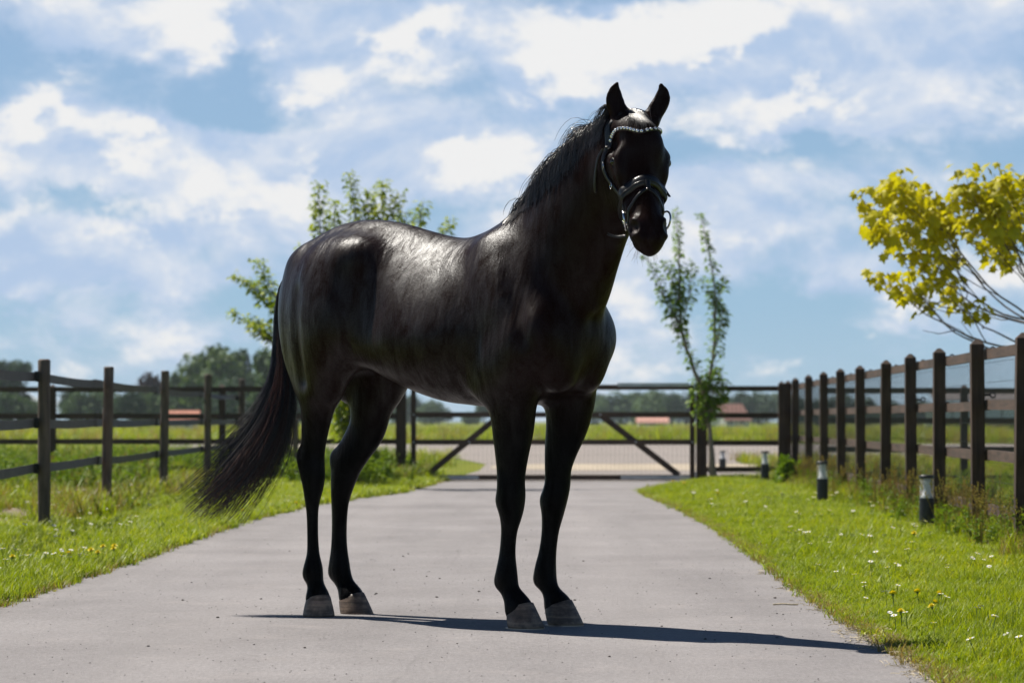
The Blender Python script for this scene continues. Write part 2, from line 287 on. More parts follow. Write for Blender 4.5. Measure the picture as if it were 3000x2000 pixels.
sheet('sand_strip', [(-0.4, 50.0), (1.0, 48.2), (6, 48), (16, 53.5), (40, 68), (34, 68), (15, 57.5), (6, 55.5), (0.6, 55.2), (-0.35, 53.0)], 0.010, M['sand'])
rr = [(math.cos(a) * (1 + 0.25 * math.sin(3 * a + 1) + 0.12 * math.sin(7 * a)), math.sin(a) * (1 + 0.2 * math.sin(2 * a) + 0.1 * math.sin(5 * a + 2))) for a in np.linspace(0, 2 * math.pi, 40)[:-1]]
sheet('soil_patch', [(-5.0 + 1.7 * x, 24.3 + 3.2 * y) for x, y in rr], 0.005, M['soil'])

# ---------------------------------------------------------------- posts, rails, fences, gate
def hip_post(w, h, z0=-0.3, d=None):
    d = d or w; x, y = w / 2, d / 2; b = 0.008
    v = [(-x, -y, z0), (x, -y, z0), (x, y, z0), (-x, y, z0), (-x, -y, h - 0.035), (x, -y, h - 0.035), (x, y, h - 0.035), (-x, y, h - 0.035), (-x * 0.25, -y * 0.25, h), (x * 0.25, -y * 0.25, h), (x * 0.25, y * 0.25, h), (-x * 0.25, y * 0.25, h)]
    f = [(0, 1, 5, 4), (1, 2, 6, 5), (2, 3, 7, 6), (3, 0, 4, 7), (4, 5, 9, 8), (5, 6, 10, 9), (6, 7, 11, 10), (7, 4, 8, 11), (8, 9, 10, 11), (3, 2, 1, 0)]
    return MB().add(v, f)
def round_post(r, h, seed):
    rg = random.Random(seed); prof = []
    for i in range(9):
        z = -0.3 + (h + 0.3) * i / 8; prof.append((r * (1 + rg.uniform(-0.05, 0.05)), z))
    prof += [(r * 0.96, h + 0.004), (r * 0.75, h + 0.012), (r * 0.2, h + 0.012)]
    return MB().lathe(prof, 12)

# left: round posts with hanging rubber belts
LP = [(-3.42, 17.6), (-3.57, 21.7), (-3.71, 26.0), (-3.80, 31.0), (-3.90, 36.4), (-4.02, 42.2)]
LTOP = [1.31, 1.306, 1.33, 1.38, 1.43, 1.45]
BELT_Z = (1.185, 0.83, 0.485)
fence_l = tag(empty('paddock_fence', (LP[0][0], LP[0][1], 0)), 'paddock fence of weathered round posts joined by three grey rubber belts, beside the tail', 'fence')
ox, oy = LP[0]
tilt = [0, 0.012, -0.032, -0.018, -0.02, 0.01]
for i, (x, y) in enumerate(LP):
    o = round_post(0.048, LTOP[i], 40 + i).build('post', M['post_round'], parent=fence_l, loc=(x - ox, y - oy, 0), smooth=True); o.rotation_euler = (0.01 * (-1) ** i, tilt[i], i)
    for z in BELT_Z:
        b_ = MB().box((-0.035, -0.03, -0.04), (0.0, 0.03, 0.04)); b_.tube([(-0.02, 0, 0), (-0.05, 0, 0.01)], 0.018, 6)
        b_.build('insulator', M['plastic'], parent=fence_l, loc=(x - ox - 0.045 + math.sin(tilt[i]) * z, y - oy, z))
rg = random.Random(11)
for i in range(len(LP) - 1):
    (x0, y0), (x1, y1) = LP[i], LP[i + 1]
    for bi, z in enumerate(BELT_Z):
        sag = rg.uniform(0.004, 0.016) if bi else rg.uniform(0.008, 0.025); n = 14; v = []; f = []; tw = rg.uniform(-0.5, 0.5) if bi == 0 else rg.uniform(-0.15, 0.15)
        for k in range(n + 1):
            u = k / n; px = x0 + (x1 - x0) * u - 0.075 - ox; py = y0 + (y1 - y0) * u - oy; pz = z - sag * 4 * u * (1 - u) + 0.003 * math.sin(u * 5 + i + bi); a = tw * math.sin(math.pi * u)
            hx, hz = 0.034 * math.sin(a), 0.034 * math.cos(a)
            v += [(px - hx - 0.002, py, pz - hz), (px + hx - 0.002, py, pz + hz), (px + hx + 0.002, py, pz + hz), (px - hx + 0.002, py, pz - hz)]
        for k in range(n):
            for j in range(4): f.append((4 * k + j, 4 * k + (j + 1) % 4, 4 * k + 4 + (j + 1) % 4, 4 * k + 4 + j))
        MB().add(v, f).build('belt', M['tape'], parent=fence_l)

# right: square posts with four rails on the far side and welded wire between
RU = [2346, 2247, 2157, 2093, 2033, 1977, 1933, 1893, 1858, 1826]
def rf_at(y): return 2.70 + 0.030 * y
RY = [17639 / (u - 1372) for u in RU] + [40.35]
RY = [RY[0] - 4.6, RY[0] - 2.3] + RY
fence_r = tag(empty('board_fence', (rf_at(RY[0]), RY[0], 0)), 'dark stained board fence with square pointed posts and welded wire beside the bollard lights', 'fence')
fx0, fy0 = rf_at(RY[0]), RY[0]
fence_r.rotation_euler = (0, 0, 0)
ang = math.atan2(0.030, 1.0)
pm = hip_post(0.092, 1.42).mesh('post', M['post_dark'])
ringm = MB(); ringm.tube([(0.045, 0, 0), (0.085, 0, 0)], 0.007, 6); ringm.tube([(0.085 + 0.018 - 0.018 * math.cos(a), 0.018 * math.sin(a) * 0.6, 0.018 * math.sin(a)) for a in np.linspace(0, 2 * math.pi, 11)], 0.006, 5)
ringm = ringm.mesh('insulator', M['plastic'])
rg = random.Random(5)
for i, y in enumerate(RY):
    o = link('post', pm, fence_r, (rf_at(y) - fx0, y - fy0, rg.uniform(-0.012, 0.012))); o.rotation_euler = (rg.uniform(-.008, .008), rg.uniform(-.01, .01), -ang)
    link('insulator', ringm, fence_r, (rf_at(y) - fx0, y - fy0, 1.352)).rotation_euler = (0, 0, -ang)
    if i % 2: link('insulator', ringm, fence_r, (rf_at(y) - fx0, y - fy0, 1.03)).rotation_euler = (0, 0, -ang)
for i in range(len(RY) - 1):
    y0, y1 = RY[i], RY[i + 1]
    for z, h in ((1.315, 0.070), (0.955, 0.070), (0.605, 0.070), (0.23, 0.075)):
        w1, w2 = rg.uniform(-.006, .006), rg.uniform(-.006, .006)
        p = (rf_at(y0) + 0.066 - fx0, y0 + 0.004 - fy0, z + w1); q = (rf_at(y1) + 0.066 - fx0, y1 - 0.004 - fy0, z + w2)
        MB().bar(p, q, 0.035, h).build('rail', M['rail_dark'], parent=fence_r)
    wm = MB(); L = y1 - y0; nv = int(L / 0.05); off = 0.092
    for k in range(nv):
        yy = y0 + (k + 0.5) * L / nv; xx = rf_at(yy) + off - fx0
        wm.tube([(xx, yy - fy0, 0.10), (xx, yy - fy0, 1.345)], 0.0015, 3, cap=False)
    for z in (0.12, 0.28, 0.42, 0.55, 0.69, 0.83, 0.97, 1.12, 1.26):
        wm.tube([(rf_at(y0) + off - fx0, y0 - fy0, z), (rf_at(y1) + off - fx0, y1 - fy0, z)], 0.0016, 3, cap=False)
    wm.build('wire_mesh', M['wire'], parent=fence_r)

def straight_fence(name, label, x0, x1, y, posts, rails, top, w=0.09, mat_p='post_dark', mesh_to=None):
    e = tag(empty(name, (x0, y, 0)), label, 'fence'); pmesh = hip_post(w, top).mesh('post', M[mat_p]); ps = sorted(posts)
    for x in ps: link('post', pmesh, e, (x - x0, 0, 0))
    ends = [x0] + [x for x in ps if x0 + 0.2 < x < x1 - 0.2] + [x1]
    for a, b in zip(ends[:-1], ends[1:]):
        for z in rails: MB().bar((a + 0.003 - x0, 0.06, z + rg.uniform(-.004, .004)), (b - 0.003 - x0, 0.06, z + rg.uniform(-.004, .004)), 0.032, 0.074).build('rail', M['rail_gate'], parent=e)
        if mesh_to:
            wm = MB()
            for k in range(int((b - a) / 0.06)): wm.tube([(a + 0.03 + k * 0.06 - x0, 0.09, 0.08), (a + 0.03 + k * 0.06 - x0, 0.09, mesh_to)], 0.0018, 3, cap=False)
            for z in np.arange(0.1, mesh_to, 0.14): wm.tube([(a - x0, 0.09, z), (b - x0, 0.09, z)], 0.0018, 3, cap=False)
            wm.build('wire_mesh', M['wire'], parent=e)
    return e
GY = 40.0
straight_fence('rail_fence', 'short dark rail fence between gate and board fence corner, behind the thin tree', 2.72, 3.78, GY + 0.1, [3.80], (1.295, 0.92, 0.535, 0.16), 1.40, mesh_to=1.25)
straight_fence('rail_fence', 'dark rail fence running off behind the horse tail from the latch side of the gate', -11.5, -1.60, GY + 0.25, [-11.4, -9.0, -6.5, -4.1], (1.29, 0.91, 0.55, 0.17), 1.36)
straight_fence('rail_fence', 'dark cross fence seen through the wire of the board fence, with one capped post', 4.0, 12.0, 37.0, [5.88, 8.3, 10.7], (1.235, 0.845, 0.475, 0.10), 1.31)

# field gate
gate = tag(empty('field_gate', (-1.42, GY, 0)), 'closed five metre wooden field gate with two diagonal braces across the drive behind the horse', 'gate')
gate['label'] = 'closed dark wooden field gate with two diagonal braces across the drive behind the horse'
GW = 3.99
for x in (0.035, GW - 0.035): MB().bar((x, 0, 0.035), (x, 0, 1.345), 0.07, 0.07, (0, 1, 0)).build('stile', M['post_dark'], parent=gate)
for z in (1.315, 0.930, 0.545, 0.05): MB().bar((0.072, -0.002, z), (GW - 0.072, -0.002, z), 0.05, 0.074).build('rail', M['rail_gate'], parent=gate)
MB().bar((0.22, 0.045, 0.08), (1.26, 0.045, 0.93), 0.085, 0.036, (0, 1, 0)).build('brace', M['rail_gate'], parent=gate)
MB().bar((3.77, 0.045, 0.08), (2.66, 0.045, 0.93), 0.085, 0.036, (0, 1, 0)).build('brace', M['rail_gate'], parent=gate)
for x0, x1, z in ((2.90, GW - 0.08, 1.352), (0.10, 0.95, 0.05), (2.95, GW + 0.05, 0.05)): MB().box((x0, -0.034, z - 0.024), (x1, -0.030, z + 0.024)).build('metal_strap', M['zinc'], parent=gate)
MB().box((2.90, -0.032, 1.349), (GW + 0.02, 0.03, 1.356)).build('metal_strap', M['zinc'], parent=gate)
for x, z in ((0.035, 0.93), (0.035, 0.545), (GW - 0.035, 0.93), (GW - 0.035, 0.545), (0.82, 0.545), (3.16, 0.545), (2.66, 0.93), (1.26, 0.93)): MB().lathe([(0.013, 0), (0.012, 0.006), (0.005, 0.009)], 8).build('bolt', M['zinc'], parent=gate, loc=(x, -0.036, z)).rotation_euler = (R(90), 0, 0)
wm = MB()
for k in range(62): wm.tube([(0.08 + k * 0.062, 0.02, 0.08), (0.08 + k * 0.062, 0.02, 0.93)], 0.0011, 3, cap=False)
for z in np.arange(0.12, 0.93, 0.12): wm.tube([(0.08, 0.02, z), (GW - 0.08, 0.02, z)], 0.0011, 3, cap=False)
wm.build('wire_mesh', M['wire'], parent=gate)
gp = hip_post(0.145, 1.42).mesh('gate_post', M['post_dark'])
a_ = tag(empty('gate_post', (-1.56, GY, 0)), 'thick dark square gate post behind the horse belly', 'post', 'posts of the field gate'); link('shaft', gp, a_)
MB().box((0.075, -0.05, 0.0), (0.12, 0.05, 0.17)).build('latch_plate', M['zinc'], parent=a_)
a_ = tag(empty('gate_post', (2.665, GY, 0)), 'thick dark square gate post beside the thin young tree trunk', 'post', 'posts of the field gate'); link('shaft', gp, a_)
for z in (0.10, 1.2): MB().box((-0.11, -0.03, z - 0.02), (-0.074, 0.03, z + 0.02)).build('hinge', M['zinc'], parent=a_)
# rough round poles by the paddock corner
rg = random.Random(21)
for i, (x, y, h, lab) in enumerate([(-3.18, 39.0, 0.78, 'short weathered pole half hidden by the tail, leftmost of four'), (-3.07, 39.1, 0.70, 'short weathered pole in the paddock corner, second of four from the tail'), (-2.97, 39.0, 0.86, 'tallest of the four weathered poles in the paddock corner'), (-2.86, 39.1, 0.74, 'short weathered pole in the paddock corner, closest of four to the hind leg')]):
    tag(round_post(0.042, h, 70 + i).build('wooden_pole', M['post_round'], loc=(x, y, 0), smooth=True), lab, 'pole', 'poles at the paddock corner')

# ---------------------------------------------------------------- bollard lights along the verge
def bollard(loc, label, h=0.39):
    e = tag(empty('bollard_light', loc), label, 'bollard', 'bollard lights along the lawn'); s = h / 0.35
    MB().lathe([(0.054, -0.15), (0.054, 0.190), (0.052, 0.195)], 20).build('base', M['lamp_body'], parent=e, smooth=False)
    MB().lathe([(0.051, 0.195), (0.030, 0.218), (0.027, 0.30), (0.028, 0.327)], 18).build('reflector', M['lamp_white'], parent=e, smooth=True)
    gv = MB(); 
    ro, ri = 0.051, 0.048; n = 20; v = []; f = []
    for r, z in ((ro, 0.199), (ro, 0.328), (ri, 0.328), (ri, 0.199)):
        for j in range(n): v.append((r * math.cos(2 * math.pi * j / n), r * math.sin(2 * math.pi * j / n), z))
    for i in range(4):
        for j in range(n): f.append((i * n + j, i * n + (j + 1) % n, ((i + 1) % 4) * n + (j + 1) % n, ((i + 1) % 4) * n + j))
    gv.add(v, f).build('glass_tube', M['glass'], parent=e, smooth=True)
    MB().lathe([(0.055, 0.329), (0.055, 0.345), (0.05, 0.351), (0.01, 0.352)], 20).build('cap', M['lamp_body'], parent=e)
    e.scale = (1.05, 1.05, s); e.location.z = 0.05; return e
bollard((3.12, 21.4, 0), 'dark bollard light in the lawn, closest of the row to the camera')
bollard((3.11, 28.5, 0), 'dark bollard light in the lawn, second of the row from the camera')
bollard((3.38, 38.0, 0), 'small dark bollard light in front of the corner of the board fence')
bollard((3.48, 47.0, 0), 'tiny pale bollard light beyond the fence, right beside the young tree trunk', 0.30)

# ---------------------------------------------------------------- horse body: one continuous surface from a smooth distance field
HA = math.radians(-39.6)                       # heading of the horse on the drive
HC, HS = math.cos(HA), math.sin(HA)
HORSE_O = (-0.323, 12.04)                      # middle of its four feet

class Field:
    def __init__(self, lo, hi, h):
        self.lo = np.array(lo, np.float32); self.h = h
        self.n = [int(math.ceil((b - a) / h)) + 1 for a, b in zip(lo, hi)]
        self.g = np.full(self.n, 0.5, np.float32)
        self.ax = [self.lo[i] + h * np.arange(self.n[i], dtype=np.float32) for i in range(3)]
    def window(self, lo, hi):
        sl = []
        for i in range(3):
            a = max(0, int((lo[i] - self.lo[i]) / self.h)); b = min(self.n[i], int((hi[i] - self.lo[i]) / self.h) + 2)
            sl.append(slice(a, max(a, b)))
        X, Y, Z = [self.ax[i][sl[i]] for i in range(3)]
        return tuple(sl), X[:, None, None], Y[None, :, None], Z[None, None, :]
    def merge(self, sl, d, k):
        a = self.g[sl]
        if k > 0:
            hh = np.maximum(k - np.abs(a - d), 0) / k
            self.g[sl] = np.minimum(a, d) - hh * hh * (k * 0.25)
        else:
            self.g[sl] = np.minimum(a, d)
    def carve(self, sl, d, k):
        a = self.g[sl]; d = -d
        hh = np.maximum(k - np.abs(a - d), 0) / k
        self.g[sl] = np.maximum(a, d) + hh * hh * (k * 0.25)

def spline(rows, sub):
    """Catmull-Rom resampling of rows of numbers."""
    P = np.array(rows, float); n = len(P); out = []
    for i in range(n - 1):
        p0, p1, p2, p3 = P[max(i - 1, 0)], P[i], P[i + 1], P[min(i + 2, n - 1)]
        for j in range(sub):
            t = j / sub
            out.append(0.5 * (2 * p1 + (p2 - p0) * t + (2 * p0 - 5 * p1 + 4 * p2 - p3) * t * t + (3 * p1 - p0 - 3 * p2 + p3) * t ** 3))
    out.append(P[-1]); return np.array(out)

def chain_dist(fd, rows, lat, m):
    """rows: s,t,z, lateral radius, other radius. Yields (window, distance)."""
    rows = np.array(rows, np.float32); lat = np.array(lat, np.float32); lat /= np.linalg.norm(lat)
    R = rows[:, 3:5].max() + m
    lo = (rows[:, :3] - rows[:, 3:5].max(1, keepdims=True)).min(0) - m; hi = (rows[:, :3] + rows[:, 3:5].max(1, keepdims=True)).max(0) + m
    sl, X, Y, Z = fd.window(lo, hi)
    shape = tuple(s.stop - s.start for s in sl)
    D = np.full(shape, 0.5, np.float32)
    for i in range(len(rows) - 1):
        a, b = rows[i], rows[i + 1]
        rr = max(a[3], a[4], b[3], b[4]) + m
        l2 = np.minimum(a[:3], b[:3]) - rr; h2 = np.maximum(a[:3], b[:3]) + rr
        s2, x, y, z = fd.window(l2, h2)
        s3 = tuple(slice(max(p.start, q.start) - q.start, min(p.stop, q.stop) - q.start) for p, q in zip(s2, sl))
        x, y, z = [fd.ax[j][sl[j]][s3[j]] for j in range(3)]
        x, y, z = x[:, None, None] - a[0], y[None, :, None] - a[1], z[None, None, :] - a[2]
        v = b[:3] - a[:3]; L2 = float(v @ v) + 1e-12
        h = np.clip((x * v[0] + y * v[1] + z * v[2]) / L2, 0, 1)
        x = x - h * v[0]; y = y - h * v[1]; z = z - h * v[2]
        ra = a[3] + (b[3] - a[3]) * h; rb = a[4] + (b[4] - a[4]) * h
        q2 = x * x + y * y + z * z
        c = x * lat[0] + y * lat[1] + z * lat[2]; c2 = c * c; o2 = np.maximum(q2 - c2, 0)
        k0 = np.sqrt(c2 / (ra * ra) + o2 / (rb * rb)); k1 = np.sqrt(c2 / ra ** 4 + o2 / rb ** 4) + 1e-9
        d = k0 * (k0 - 1) / k1
        D[s3] = np.minimum(D[s3], np.where(k0 < 1e-3, -np.minimum(ra, rb), d))
    return sl, D

def chain(fd, rows, k=0.03, lat=(0, 1, 0), sub=1, mirror=False, carve=False):
    if sub > 1: rows = spline(rows, sub)
    for sg in ((1, -1) if mirror else (1,)):
        r = np.array(rows, float).copy(); r[:, 1] *= sg
        l = (lat[0], lat[1] * sg, lat[2])
        sl, D = chain_dist(fd, r, l, k + 0.02)
        (fd.carve if carve else fd.merge)(sl, D, k)

def ell(fd, c, r, k=0.04, axes=None, mirror=False, carve=False):
    """ellipsoid, optional axes rows (unit vectors)"""
    for sg in ((1, -1) if mirror else (1,)):
        cc = np.array(c, np.float32); cc[1] *= sg
        A = np.eye(3, dtype=np.float32) if axes is None else np.array(axes, np.float32).copy()
        A /= np.linalg.norm(A, axis=1, keepdims=True)
        if sg < 0: A[:, 1] *= -1
        m = max(r) + k + 0.02
        sl, X, Y, Z = fd.window(cc - m, cc + m)
        X, Y, Z = X - cc[0], Y - cc[1], Z - cc[2]
        q = [X * a[0] + Y * a[1] + Z * a[2] for a in A]
        k0 = np.sqrt(sum((q[i] / r[i]) ** 2 for i in range(3))); k1 = np.sqrt(sum((q[i] / r[i] ** 2) ** 2 for i in range(3))) + 1e-9
        D = np.where(k0 < 1e-3, -min(r), k0 * (k0 - 1) / k1).astype(np.float32)
        (fd.carve if carve else fd.merge)(sl, D, k)

def blur(fd, it=3):
    g = fd.g
    for _ in range(it):
        for ax in range(3):
            g = np.moveaxis(g, ax, 0); o = g.copy(); o[2:-2] = (g[:-4] + g[1:-3] * 2 + g[2:-2] * 2 + g[3:-1] * 2 + g[4:]) * 0.125; g = np.moveaxis(o, 0, ax)
    fd.g = np.ascontiguousarray(g)

def surface_nets(fd):
    g = fd.g; n = g.shape
    s = g < 0
    c = [s[i:n[0] - 1 + i, j:n[1] - 1 + j, k:n[2] - 1 + k] for i in (0, 1) for j in (0, 1) for k in (0, 1)]
    cnt = sum(x.astype(np.uint8) for x in c)
    mask = (cnt > 0) & (cnt < 8)
    ci = np.argwhere(mask); idx = np.full(mask.shape, -1, np.int32); idx[mask] = np.arange(len(ci))
    corner = np.array([(i, j, k) for i in (0, 1) for j in (0, 1) for k in (0, 1)])
    val = np.stack([g[ci[:, 0] + o[0], ci[:, 1] + o[1], ci[:, 2] + o[2]] for o in corner], 1)
    acc = np.zeros((len(ci), 3)); num = np.zeros(len(ci))
    for a in range(8):
        for b in range(a + 1, 8):
            if np.abs(corner[a] - corner[b]).sum() != 1: continue
            va, vb = val[:, a], val[:, b]; cr = (va < 0) != (vb < 0)
            t = np.where(cr, va / np.where(cr, va - vb, 1), 0)
            acc += np.where(cr[:, None], corner[a] + t[:, None] * (corner[b] - corner[a]), 0); num += cr
    V = fd.lo + fd.h * (ci + acc / num[:, None])
    quads = []
    for ax in range(3):
        u, w = (ax + 1) % 3, (ax + 2) % 3
        s0 = [slice(None)] * 3; s1 = [slice(None)] * 3; s0[ax] = slice(0, n[ax] - 1); s1[ax] = slice(1, n[ax])
        e = s[tuple(s0)] != s[tuple(s1)]; p = np.argwhere(e)
        p = p[(p[:, u] > 0) & (p[:, w] > 0) & (p[:, u] < n[u] - 1) & (p[:, w] < n[w] - 1)]
        du = np.zeros(3, int); du[u] = 1; dw = np.zeros(3, int); dw[w] = 1
        f = lambda q: idx[q[:, 0], q[:, 1], q[:, 2]]
        Q = np.stack([f(p - du - dw), f(p - dw), f(p), f(p - du)], 1)
        inside = s[p[:, 0], p[:, 1], p[:, 2]]
        Q[~inside] = Q[~inside][:, ::-1]
        quads.append(Q)
    Q = np.concatenate(quads); Q = Q[(Q >= 0).all(1)]
    return V, Q

# head frame (in horse axes): lengthwise from poll to lips, dorsal, and to the animal's left
HD_P = np.array((1.135, -0.078, 2.06)); hd_h = np.array((0.797, -0.604, 0.0))
HF = 0.514 * hd_h + np.array((0, 0, -0.858)); HN = 0.858 * hd_h + np.array((0, 0, 0.514)); HL = np.array((0.604, 0.797, 0.0))
def hp(f, n, l=0.0): return HD_P + f * 0.95 * HF + n * HN + (l - 0.016 * min(1.0, f / 0.5)) * HL

def build_horse_field(h):
    fd = Field((-1.0, -0.62, 0.03), (1.62, 0.44, 2.30), h)
    # trunk: s, top, bottom, half width, height of widest point, sharpness of the top
    T = spline([(-0.82, 1.48, 1.38, 0.04, 1.41, 2.0), (-0.79, 1.55, 1.25, 0.09, 1.39, 2.1), (-0.71, 1.618, 1.09, 0.155, 1.29, 2.2), (-0.60, 1.680, 1.04, 0.215, 1.25, 2.0), (-0.47, 1.712, 1.07, 0.260, 1.22, 1.8),
                (-0.325, 1.715, 1.085, 0.280, 1.24, 1.7), (-0.175, 1.692, 1.015, 0.282, 1.22, 1.62), (-0.03, 1.655, 0.960, 0.294, 1.20, 1.58), (0.10, 1.625, 0.926, 0.302, 1.19, 1.56), (0.20, 1.618, 0.915, 0.302, 1.19, 1.58),
                (0.31, 1.645, 0.905, 0.285, 1.20, 1.6), (0.40, 1.682, 0.905, 0.27, 1.20, 1.5), (0.50, 1.69, 0.91, 0.255, 1.20, 1.6), (0.60, 1.62, 0.93, 0.24, 1.20, 1.9), (0.69, 1.50, 0.965, 0.215, 1.20, 2.0), (0.77, 1.37, 1.03, 0.17, 1.20, 2.0), (0.82, 1.28, 1.11, 0.10, 1.20, 2.0), (0.84, 1.23, 1.16, 0.04, 1.20, 2.0)], 6)
    sl, X, Y, Z = fd.window((-0.9, -0.36, 0.84), (0.9, 0.36, 1.78))
    sx = X[:, 0, 0]; par = [np.interp(sx, T[:, 0], T[:, j])[:, None, None].astype(np.float32) for j in range(1, 6)]
    top, bot, hw, zc, pw = par
    dz = Z - zc; up = dz > 0
    b = np.where(up, top - zc, zc - bot); e = np.where(up, pw, 2.15)
    q = ((np.abs(Y) / hw) ** e + (np.abs(dz) / b) ** e) ** (1 / e)
    rad = np.sqrt(Y * Y + dz * dz) + 1e-6
    D = rad * (1 - 1 / np.maximum(q, 1e-3))
    D = np.where((X < T[0, 0]) | (X > T[-1, 0]), 0.3, D).astype(np.float32)
    fd.merge(sl, np.clip(D, -0.3, 0.5), 0)
    # neck
    N = [(0.58, 0.0, 1.37, 0.19, 0.29), (0.65, -0.005, 1.45, 0.17, 0.275), (0.72, -0.015, 1.555, 0.145, 0.26), (0.825, -0.04, 1.675, 0.115, 0.235), (0.94, -0.065, 1.775, 0.097, 0.21), (1.05, -0.09, 1.855, 0.088, 0.18), (1.13, -0.105, 1.91, 0.08, 0.14)]
    chain(fd, N, 0.10, (0, 1, 0), 7)
    # crest thickness
    chain(fd, [(0.50, 0, 1.655, .03, .035), (0.58, -.005, 1.735, .035, .04), (0.70, -.02, 1.845, .035, .04), (0.86, -.045, 1.945, .035, .04), (1.0, -.07, 2.005, .035, .04), (1.09, -.085, 2.02, .04, .04)], 0.08, (0, 1, 0), 6)
    # shoulder blade, point of shoulder, upper arm
    chain(fd, [(0.42, 0.105, 1.53, .06, .08), (0.52, 0.155, 1.38, .07, .12), (0.66, 0.18, 1.21, .07, .105)], 0.08, (0.3, 1, 0), 5, True)
    ell(fd, (0.70, 0.15, 1.19), (0.10, 0.10, 0.13), 0.08, mirror=True)
    chain(fd, [(0.68, 0.18, 1.18, .08, .10), (0.56, 0.195, 1.08, .08, .12), (0.46, 0.185, 1.00, .065, .09)], 0.06, (0, 1, 0), 5, True)
    ell(fd, (0.74, 0.085, 1.10), (0.09, 0.09, 0.14), 0.06, mirror=True)      # breast
    # haunches
    ell(fd, (-0.38, 0.125, 1.36), (0.27, 0.142, 0.25), 0.10, mirror=True)
    chain(fd, [(-0.66, 0.085, 1.49, .085, .12), (-0.675, 0.108, 1.33, .09, .12), (-0.655, 0.115, 1.17, .085, .115), (-0.61, 0.122, 1.02, .07, .095)], 0.07, (0, 1, 0), 5, True)
    chain(fd, [(-0.42, 0.130, 1.42, .12, .20), (-0.42, 0.165, 1.24, .115, .19), (-0.42, 0.172, 1.09, .088, .12), (-0.43, 0.165, 1.0, .06, .08)], 0.08, (0, 1, 0), 5)
    chain(fd, [(-0.43, -0.130, 1.42, .12, .20), (-0.44, -0.165, 1.25, .115, .195), (-0.465, -0.178, 1.11, .092, .125), (-0.49, -0.168, 1.01, .07, .09)], 0.07, (0, 1, 0), 5)
    ell(fd, (-0.28, 0.18, 1.545), (0.07, 0.05, 0.05), 0.12, mirror=True)    # point of hip
    ell(fd, (-0.185, 0.328, 1.37), (0.08, 0.05, 0.19), 0.11, mirror=True, carve=True)   # hollow of the flank
    # hind legs: right (towards the camera), left
    chain(fd, [(-0.50, -.155, 1.13, .09, .155), (-0.525, -.145, 1.02, .078, .118), (-0.555, -.135, 0.93, .066, .088), (-0.578, -.128, 0.83, .054, .070), (-0.597, -.122, 0.735, .044, .062),
               (-0.612, -.12, 0.675, .046, .070), (-0.603, -.12, 0.615, .046, .064), (-0.600, -.12, 0.565, .042, .052), (-0.605, -.12, 0.51, .034, .040), (-0.605, -.12, 0.46, .028, .033), (-0.603, -.12, 0.36, .026, .031),
               (-0.600, -.12, 0.27, .029, .034), (-0.600, -.12, 0.215, .040, .046), (-0.597, -.12, 0.185, .041, .047), (-0.585, -.12, 0.145, .035, .038), (-0.577, -.12, 0.11, .044, .046), (-0.572, -.12, 0.078, .056, .058)], 0.05, (0, 1, 0), 6)
    ell(fd, (-0.66, -.12, 0.70), (.022, .024, .035), 0.04)
    ell(fd, (-0.632, -.12, 0.178), (.022, .024, .030), 0.03)
    chain(fd, [(-0.42, .15, 1.15, .09, .17), (-0.45, .135, 1.02, .08, .135), (-0.48, .125, 0.92, .068, .110), (-0.51, .13, 0.82, .055, .098), (-0.565, .12, 0.735, .046, .088),
               (-0.612, .115, 0.67, .048, .082), (-0.632, .112, 0.61, .046, .070), (-0.645, .11, 0.555, .042, .058), (-0.655, .11, 0.50, .036, .048), (-0.659, .11, 0.43, .031, .043), (-0.661, .11, 0.34, .030, .042),
               (-0.661, .11, 0.265, .034, .047), (-0.660, .11, 0.215, .042, .053), (-0.652, .11, 0.178, .042, .052), (-0.625, .11, 0.13, .037, .045), (-0.604, .11, 0.10, .046, .050), (-0.588, .11, 0.074, .056, .060)], 0.05, (0, 1, 0), 6)
    ell(fd, (-0.69, .112, 0.685), (.022, .024, .04), 0.04)
    ell(fd, (-0.70, .11, 0.175), (.020, .024, .030), 0.03)
    # forelegs
    chain(fd, [(0.54, -.165, 1.06, .085, .13), (0.545, -.15, 0.97, .085, .117), (0.542, -.143, 0.90, .08, .106), (0.536, -.135, 0.82, .070, .097), (0.527, -.13, 0.73, .059, .081), (0.519, -.125, 0.65, .052, .068),
               (0.517, -.125, 0.595, .053, .063), (0.517, -.122, 0.55, .056, .063), (0.513, -.12, 0.505, .054, .060), (0.512, -.12, 0.46, .044, .050), (0.505, -.12, 0.41, .033, .041), (0.498, -.12, 0.35, .030, .039),
               (0.493, -.12, 0.29, .032, .042), (0.490, -.12, 0.235, .042, .048), (0.492, -.12, 0.20, .044, .050), (0.508, -.12, 0.155, .037, .043), (0.538, -.12, 0.115, .048, .050), (0.556, -.12, 0.080, .060, .063)], 0.05, (0, 1, 0), 6)
    ell(fd, (0.447, -.12, 0.185), (.020, .024, .032), 0.03)
    ell(fd, (0.462, -.122, 0.525), (.022, .026, .035), 0.03)
    chain(fd, [(0.59, .155, 1.06, .085, .13), (0.61, .148, 0.97, .083, .12), (0.61, .142, 0.90, .08, .11), (0.598, .137, 0.82, .068, .096), (0.575, .132, 0.735, .057, .078), (0.562, .127, 0.655, .050, .062),
               (0.558, .13, 0.595, .051, .058), (0.552, .125, 0.55, .053, .058), (0.544, .12, 0.50, .050, .055), (0.537, .12, 0.455, .043, .049), (0.528, .12, 0.405, .035, .043), (0.518, .12, 0.34, .032, .042),
               (0.508, .12, 0.28, .034, .046), (0.500, .12, 0.23, .044, .050), (0.505, .12, 0.19, .043, .048), (0.528, .12, 0.145, .036, .040), (0.552, .12, 0.108, .048, .050), (0.569, .12, 0.080, .060, .063)], 0.05, (0, 1, 0), 6)
    ell(fd, (0.458, .12, 0.185), (.020, .024, .032), 0.03)
